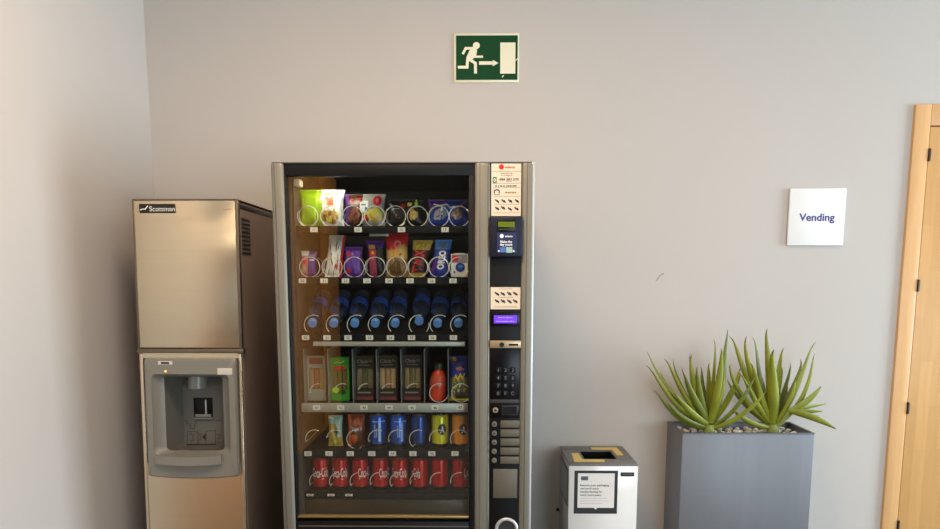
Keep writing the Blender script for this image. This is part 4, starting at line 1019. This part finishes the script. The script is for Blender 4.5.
def aloe(label, bp, Y, leaves, stem_h=.03):
    bx, bz = U(*bp, Y)
    rt = thing('aloe_plant', label, 'plant', (bx, Y, SZ), 'aloe plants in the zinc planter')
    MB().tube([(bx, Y, SZ - .005), (bx + .002, Y, SZ + .02), (bx, Y, SZ + .055)], lambda t: .030 - .008 * t, stalkm, 12).build('stem', rt, smooth=60)
    for i, (tx, ty, dy, w, bow, bo) in enumerate(leaves):
        tip = U(tx, ty, Y + dy)
        bxo, bzo = bo if isinstance(bo, tuple) else (0, bo)
        hook = .012 if (tx, ty) == (688, 352) else (-.014 if (tx, ty) == (732, 334) else R.choice((-.007, .006, .008, -.004)))
        ang = math.atan2(dy if abs(dy) > .01 else -.02, tip[0] - bx)
        b0 = (bx + bxo + .013 * math.cos(ang), Y + .013 * math.sin(ang), SZ + .035 + bzo)
        d = Vector((tip[0] - b0[0], dy, 0))
        front = Vector((0, -1, 0)) if dy < .02 else Vector((0, 1, 0))
        outv = (d.normalized() * .6 + front * .55 + Vector((0, 0, -.25))).normalized()
        leaf(rt, b0, (tip[0], Y + dy, tip[1]), w, bow, (leafm, leafm2)[(i % 3 == 2) or dy > .05], out=outv, hook=hook)
    return rt
A1 = [(648, 350, .02, .030, .07, .02), (647, 364, -.03, .032, .10, .012), (654.4, 389, -.05, .034, .16, 0), (665.6, 357.7, -.02, .034, .05, .025), (672, 358, .06, .026, .06, .03),
      (688, 352, .04, .034, .04, .03), (690.5, 353.5, -.02, .038, .06, .04), (674, 392, -.09, .046, .10, .02), (684, 372, -.07, .046, .03, .03), (715, 338, .0, .036, .03, .045), (722.4, 348, -.08, .050, .02, .03),
      (729.2, 328.4, -.03, .046, .05, .035), (740.7, 365, .02, .034, .07, .03), (742, 372, .08, .028, .06, .03), (756.6, 375, -.06, .038, .10, .008), (766.5, 389, -.10, .040, .12, .0), (702, 366, .08, .032, .03, .04), (733, 385, .08, .03, .08, .02), (708, 362, .03, .036, .02, .045), (661, 372, .06, .030, .10, .01), (696, 366, -.05, .040, .03, .035), (724, 372, -.06, .036, .05, .03), (680, 366, .05, .030, .05, .03), (668, 402, -.07, .034, .12, .005)]
A2 = [(732, 334, -.02, .036, .04, .035), (744.8, 335, -.04, .040, .05, .04), (754, 336, .03, .038, .03, .045), (765.4, 327.6, .0, .044, .02, .045), (736, 344.5, .08, .026, .05, .04), (747, 356.5, .09, .024, .04, .03),
      (772.4, 348.5, -.10, .060, .02, .025), (782.8, 346.7, .02, .036, .03, .045), (783, 366, .08, .028, .05, .03), (791, 362, .09, .026, .06, .03), (814.3, 340.6, -.03, .048, .09, .03), (802, 358, .05, .034, .08, .03), (813.3, 352.8, -.07, .040, .13, .015),
      (729, 363, -.02, .036, .08, .02), (726, 378, .04, .034, .08, .015), (732, 407, -.06, .038, .12, .0), (740, 372, -.06, .034, .06, .02), (760, 372, .08, .034, .02, .04), (751, 362, -.06, .040, .04, .03), (796, 378, -.06, .036, .08, .02), (768, 362, .06, .036, .02, .04), (788, 384, .06, .030, .08, .02)]
aloe('spiky green aloe plant on the planter side nearest the recycling bin', (709, 428), 3.03, A1)
p2_ = aloe('spiky green aloe plant with a drooping side shoot towards the door', (772.5, 428), 3.045, A2)
# side shoot of the second plant
bx, bz = U(772.5, 428, 3.045)
sx_, sz_ = U(789, 411, 3.0)
MB().tube([(bx + .005, 3.04, SZ + .04), (bx + .03, 3.02, SZ + .065), (sx_, 3.0, sz_)], .009, stalkm, 10).build('side_stem', p2_, smooth=60)
for tx, ty, dy, w, bow in ((821.3, 386, -.02, .060, .10), (826.7, 403.7, .05, .040, .02), (823, 411, -.03, .036, .02), (819, 416, .03, .034, .02), (836.5, 429.4, -.05, .058, -.10)):
    tip = U(tx, ty, 3.0 + dy)
    leaf(p2_, (sx_ - .002, 3.0, sz_ + R.uniform(-.004, .004)), (tip[0], 3.0 + dy, tip[1]), w, bow, leafm, out=Vector((.1, -.6, -.7)))
# white pebbles
pebm = [M('pebble_white', (240, 236, 228), .6, var=.08, scale=40, bump=.1), M('pebble_cream', (206, 194, 172), .6, var=.1, scale=40, bump=.1), M('pebble_grey', (206, 200, 190), .6, var=.1, scale=40, bump=.1)]
protos = []
for k in range(5):
    bm = bmesh.new(); bmesh.ops.create_icosphere(bm, subdivisions=2, radius=1)
    r = random.Random(50 + k); ax = [(Vector((r.uniform(-1, 1), r.uniform(-1, 1), r.uniform(-1, 1))).normalized(), r.uniform(-.18, .1)) for _ in range(6)]
    for v in bm.verts:
        p = v.co.copy(); s = 1 + sum(a * max(0, p.dot(d)) ** 2 for d, a in ax)
        v.co = Vector((p.x * s * 1.15, p.y * s * .9, p.z * s * .72))
    zmin = min(v.co.z for v in bm.verts)
    for v in bm.verts: v.co = v.co * .016; v.co.z -= zmin * .016
    for f_ in bm.faces: f_.smooth = True
    me = bpy.data.meshes.new('pebble'); bm.to_mesh(me); bm.free(); me.materials.append(pebm[(0, 0, 1, 0, 2)[k]]); protos.append(me)
spots = []
stems = [(U(709, 428, 3.03)[0], 3.03), (U(772.5, 428, 3.045)[0], 3.045)]
tries = 0
while len(spots) < 95 and tries < 20000:
    tries += 1
    x = R.uniform(PX0 + .024, PX1 - .024); y = R.uniform(PY0 + .024, PY1 - .024); s = R.uniform(.7, 1.05)
    if any(math.dist((x, y), q) < .042 for q in stems): continue
    if all(math.dist((x, y), q[:2]) > .0192 * (s + q[2]) * .98 for q in spots): spots.append((x, y, s))
for i, (x, y, s) in enumerate(spots):
    o = bpy.data.objects.new('pebble', protos[i % 5]); COL.objects.link(o)
    o.location = (x, y, SZ); o.scale = (s, s, s * R.uniform(.9, 1.2)); o.rotation_euler.z = R.uniform(0, 6.28)
    tag(o, 'small pale pebble among the many on the planter soil around the aloes', 'pebble', 'pebbles in the planter')

# ------------------------------------------------------------------ light
def area(name, loc, target, sx, sy, power, colr):
    l = bpy.data.lights.new(name, 'AREA'); l.shape = 'RECTANGLE'; l.size = sx; l.size_y = sy; l.energy = power; l.color = colr
    o = bpy.data.objects.new(name, l); COL.objects.link(o); o.location = loc
    o.rotation_euler = (Vector(target) - Vector(loc)).to_track_quat('-Z', 'Y').to_euler()
    return o
area('window_daylight', (XR + .08, (WY0 + WY1) / 2, (WZ0 + WZ1) / 2), (0, (WY0 + WY1) / 2 + .3, 1.6), WY1 - WY0, WZ1 - WZ0, 520, (.70, .86, 1.0))
area('rear_fill_light', ((VX0 + VX1) / 2, YR - .09, (VZ0 + VZ1) / 2), (1.6, 3, 1.2), VX1 - VX0, VZ1 - VZ0, 150, (.70, .86, 1.0))  # cool frontal fill, added behind the camera
area('ceiling_area_light', (-.3, 1.3, ZC - .02), (-.3, 1.3, 0), .7, .7, 56, (1, .73, .52))
area('ceiling_area_light', (1.9, 1.3, ZC - .02), (1.9, 1.3, 0), .7, .7, 13, (1, .75, .55))
area('ceiling_area_light', (-.6, -1.4, ZC - .02), (-.9, -1.4, 0), .5, .5, 26, (1, .84, .66))  # added lamp, brightens the closet doors mirrored in the glass
area('lamp_tube_light', (-.50, V + .062, GZ1 + .004), (-.50, V + .15, 1.2), .14, .012, .5, (1, .95, .82))
w = bpy.data.worlds.new('world'); sc.world = w; w.use_nodes = True
w.node_tree.nodes['Background'].inputs['Color'].default_value = (.75, .87, 1, 1); w.node_tree.nodes['Background'].inputs['Strength'].default_value = .6
sc.view_settings.view_transform = 'Standard'; sc.view_settings.look = 'None'
sc.view_settings.gamma = 1; sc.view_settings.use_curve_mapping = False
sc.view_settings.exposure = -0.27
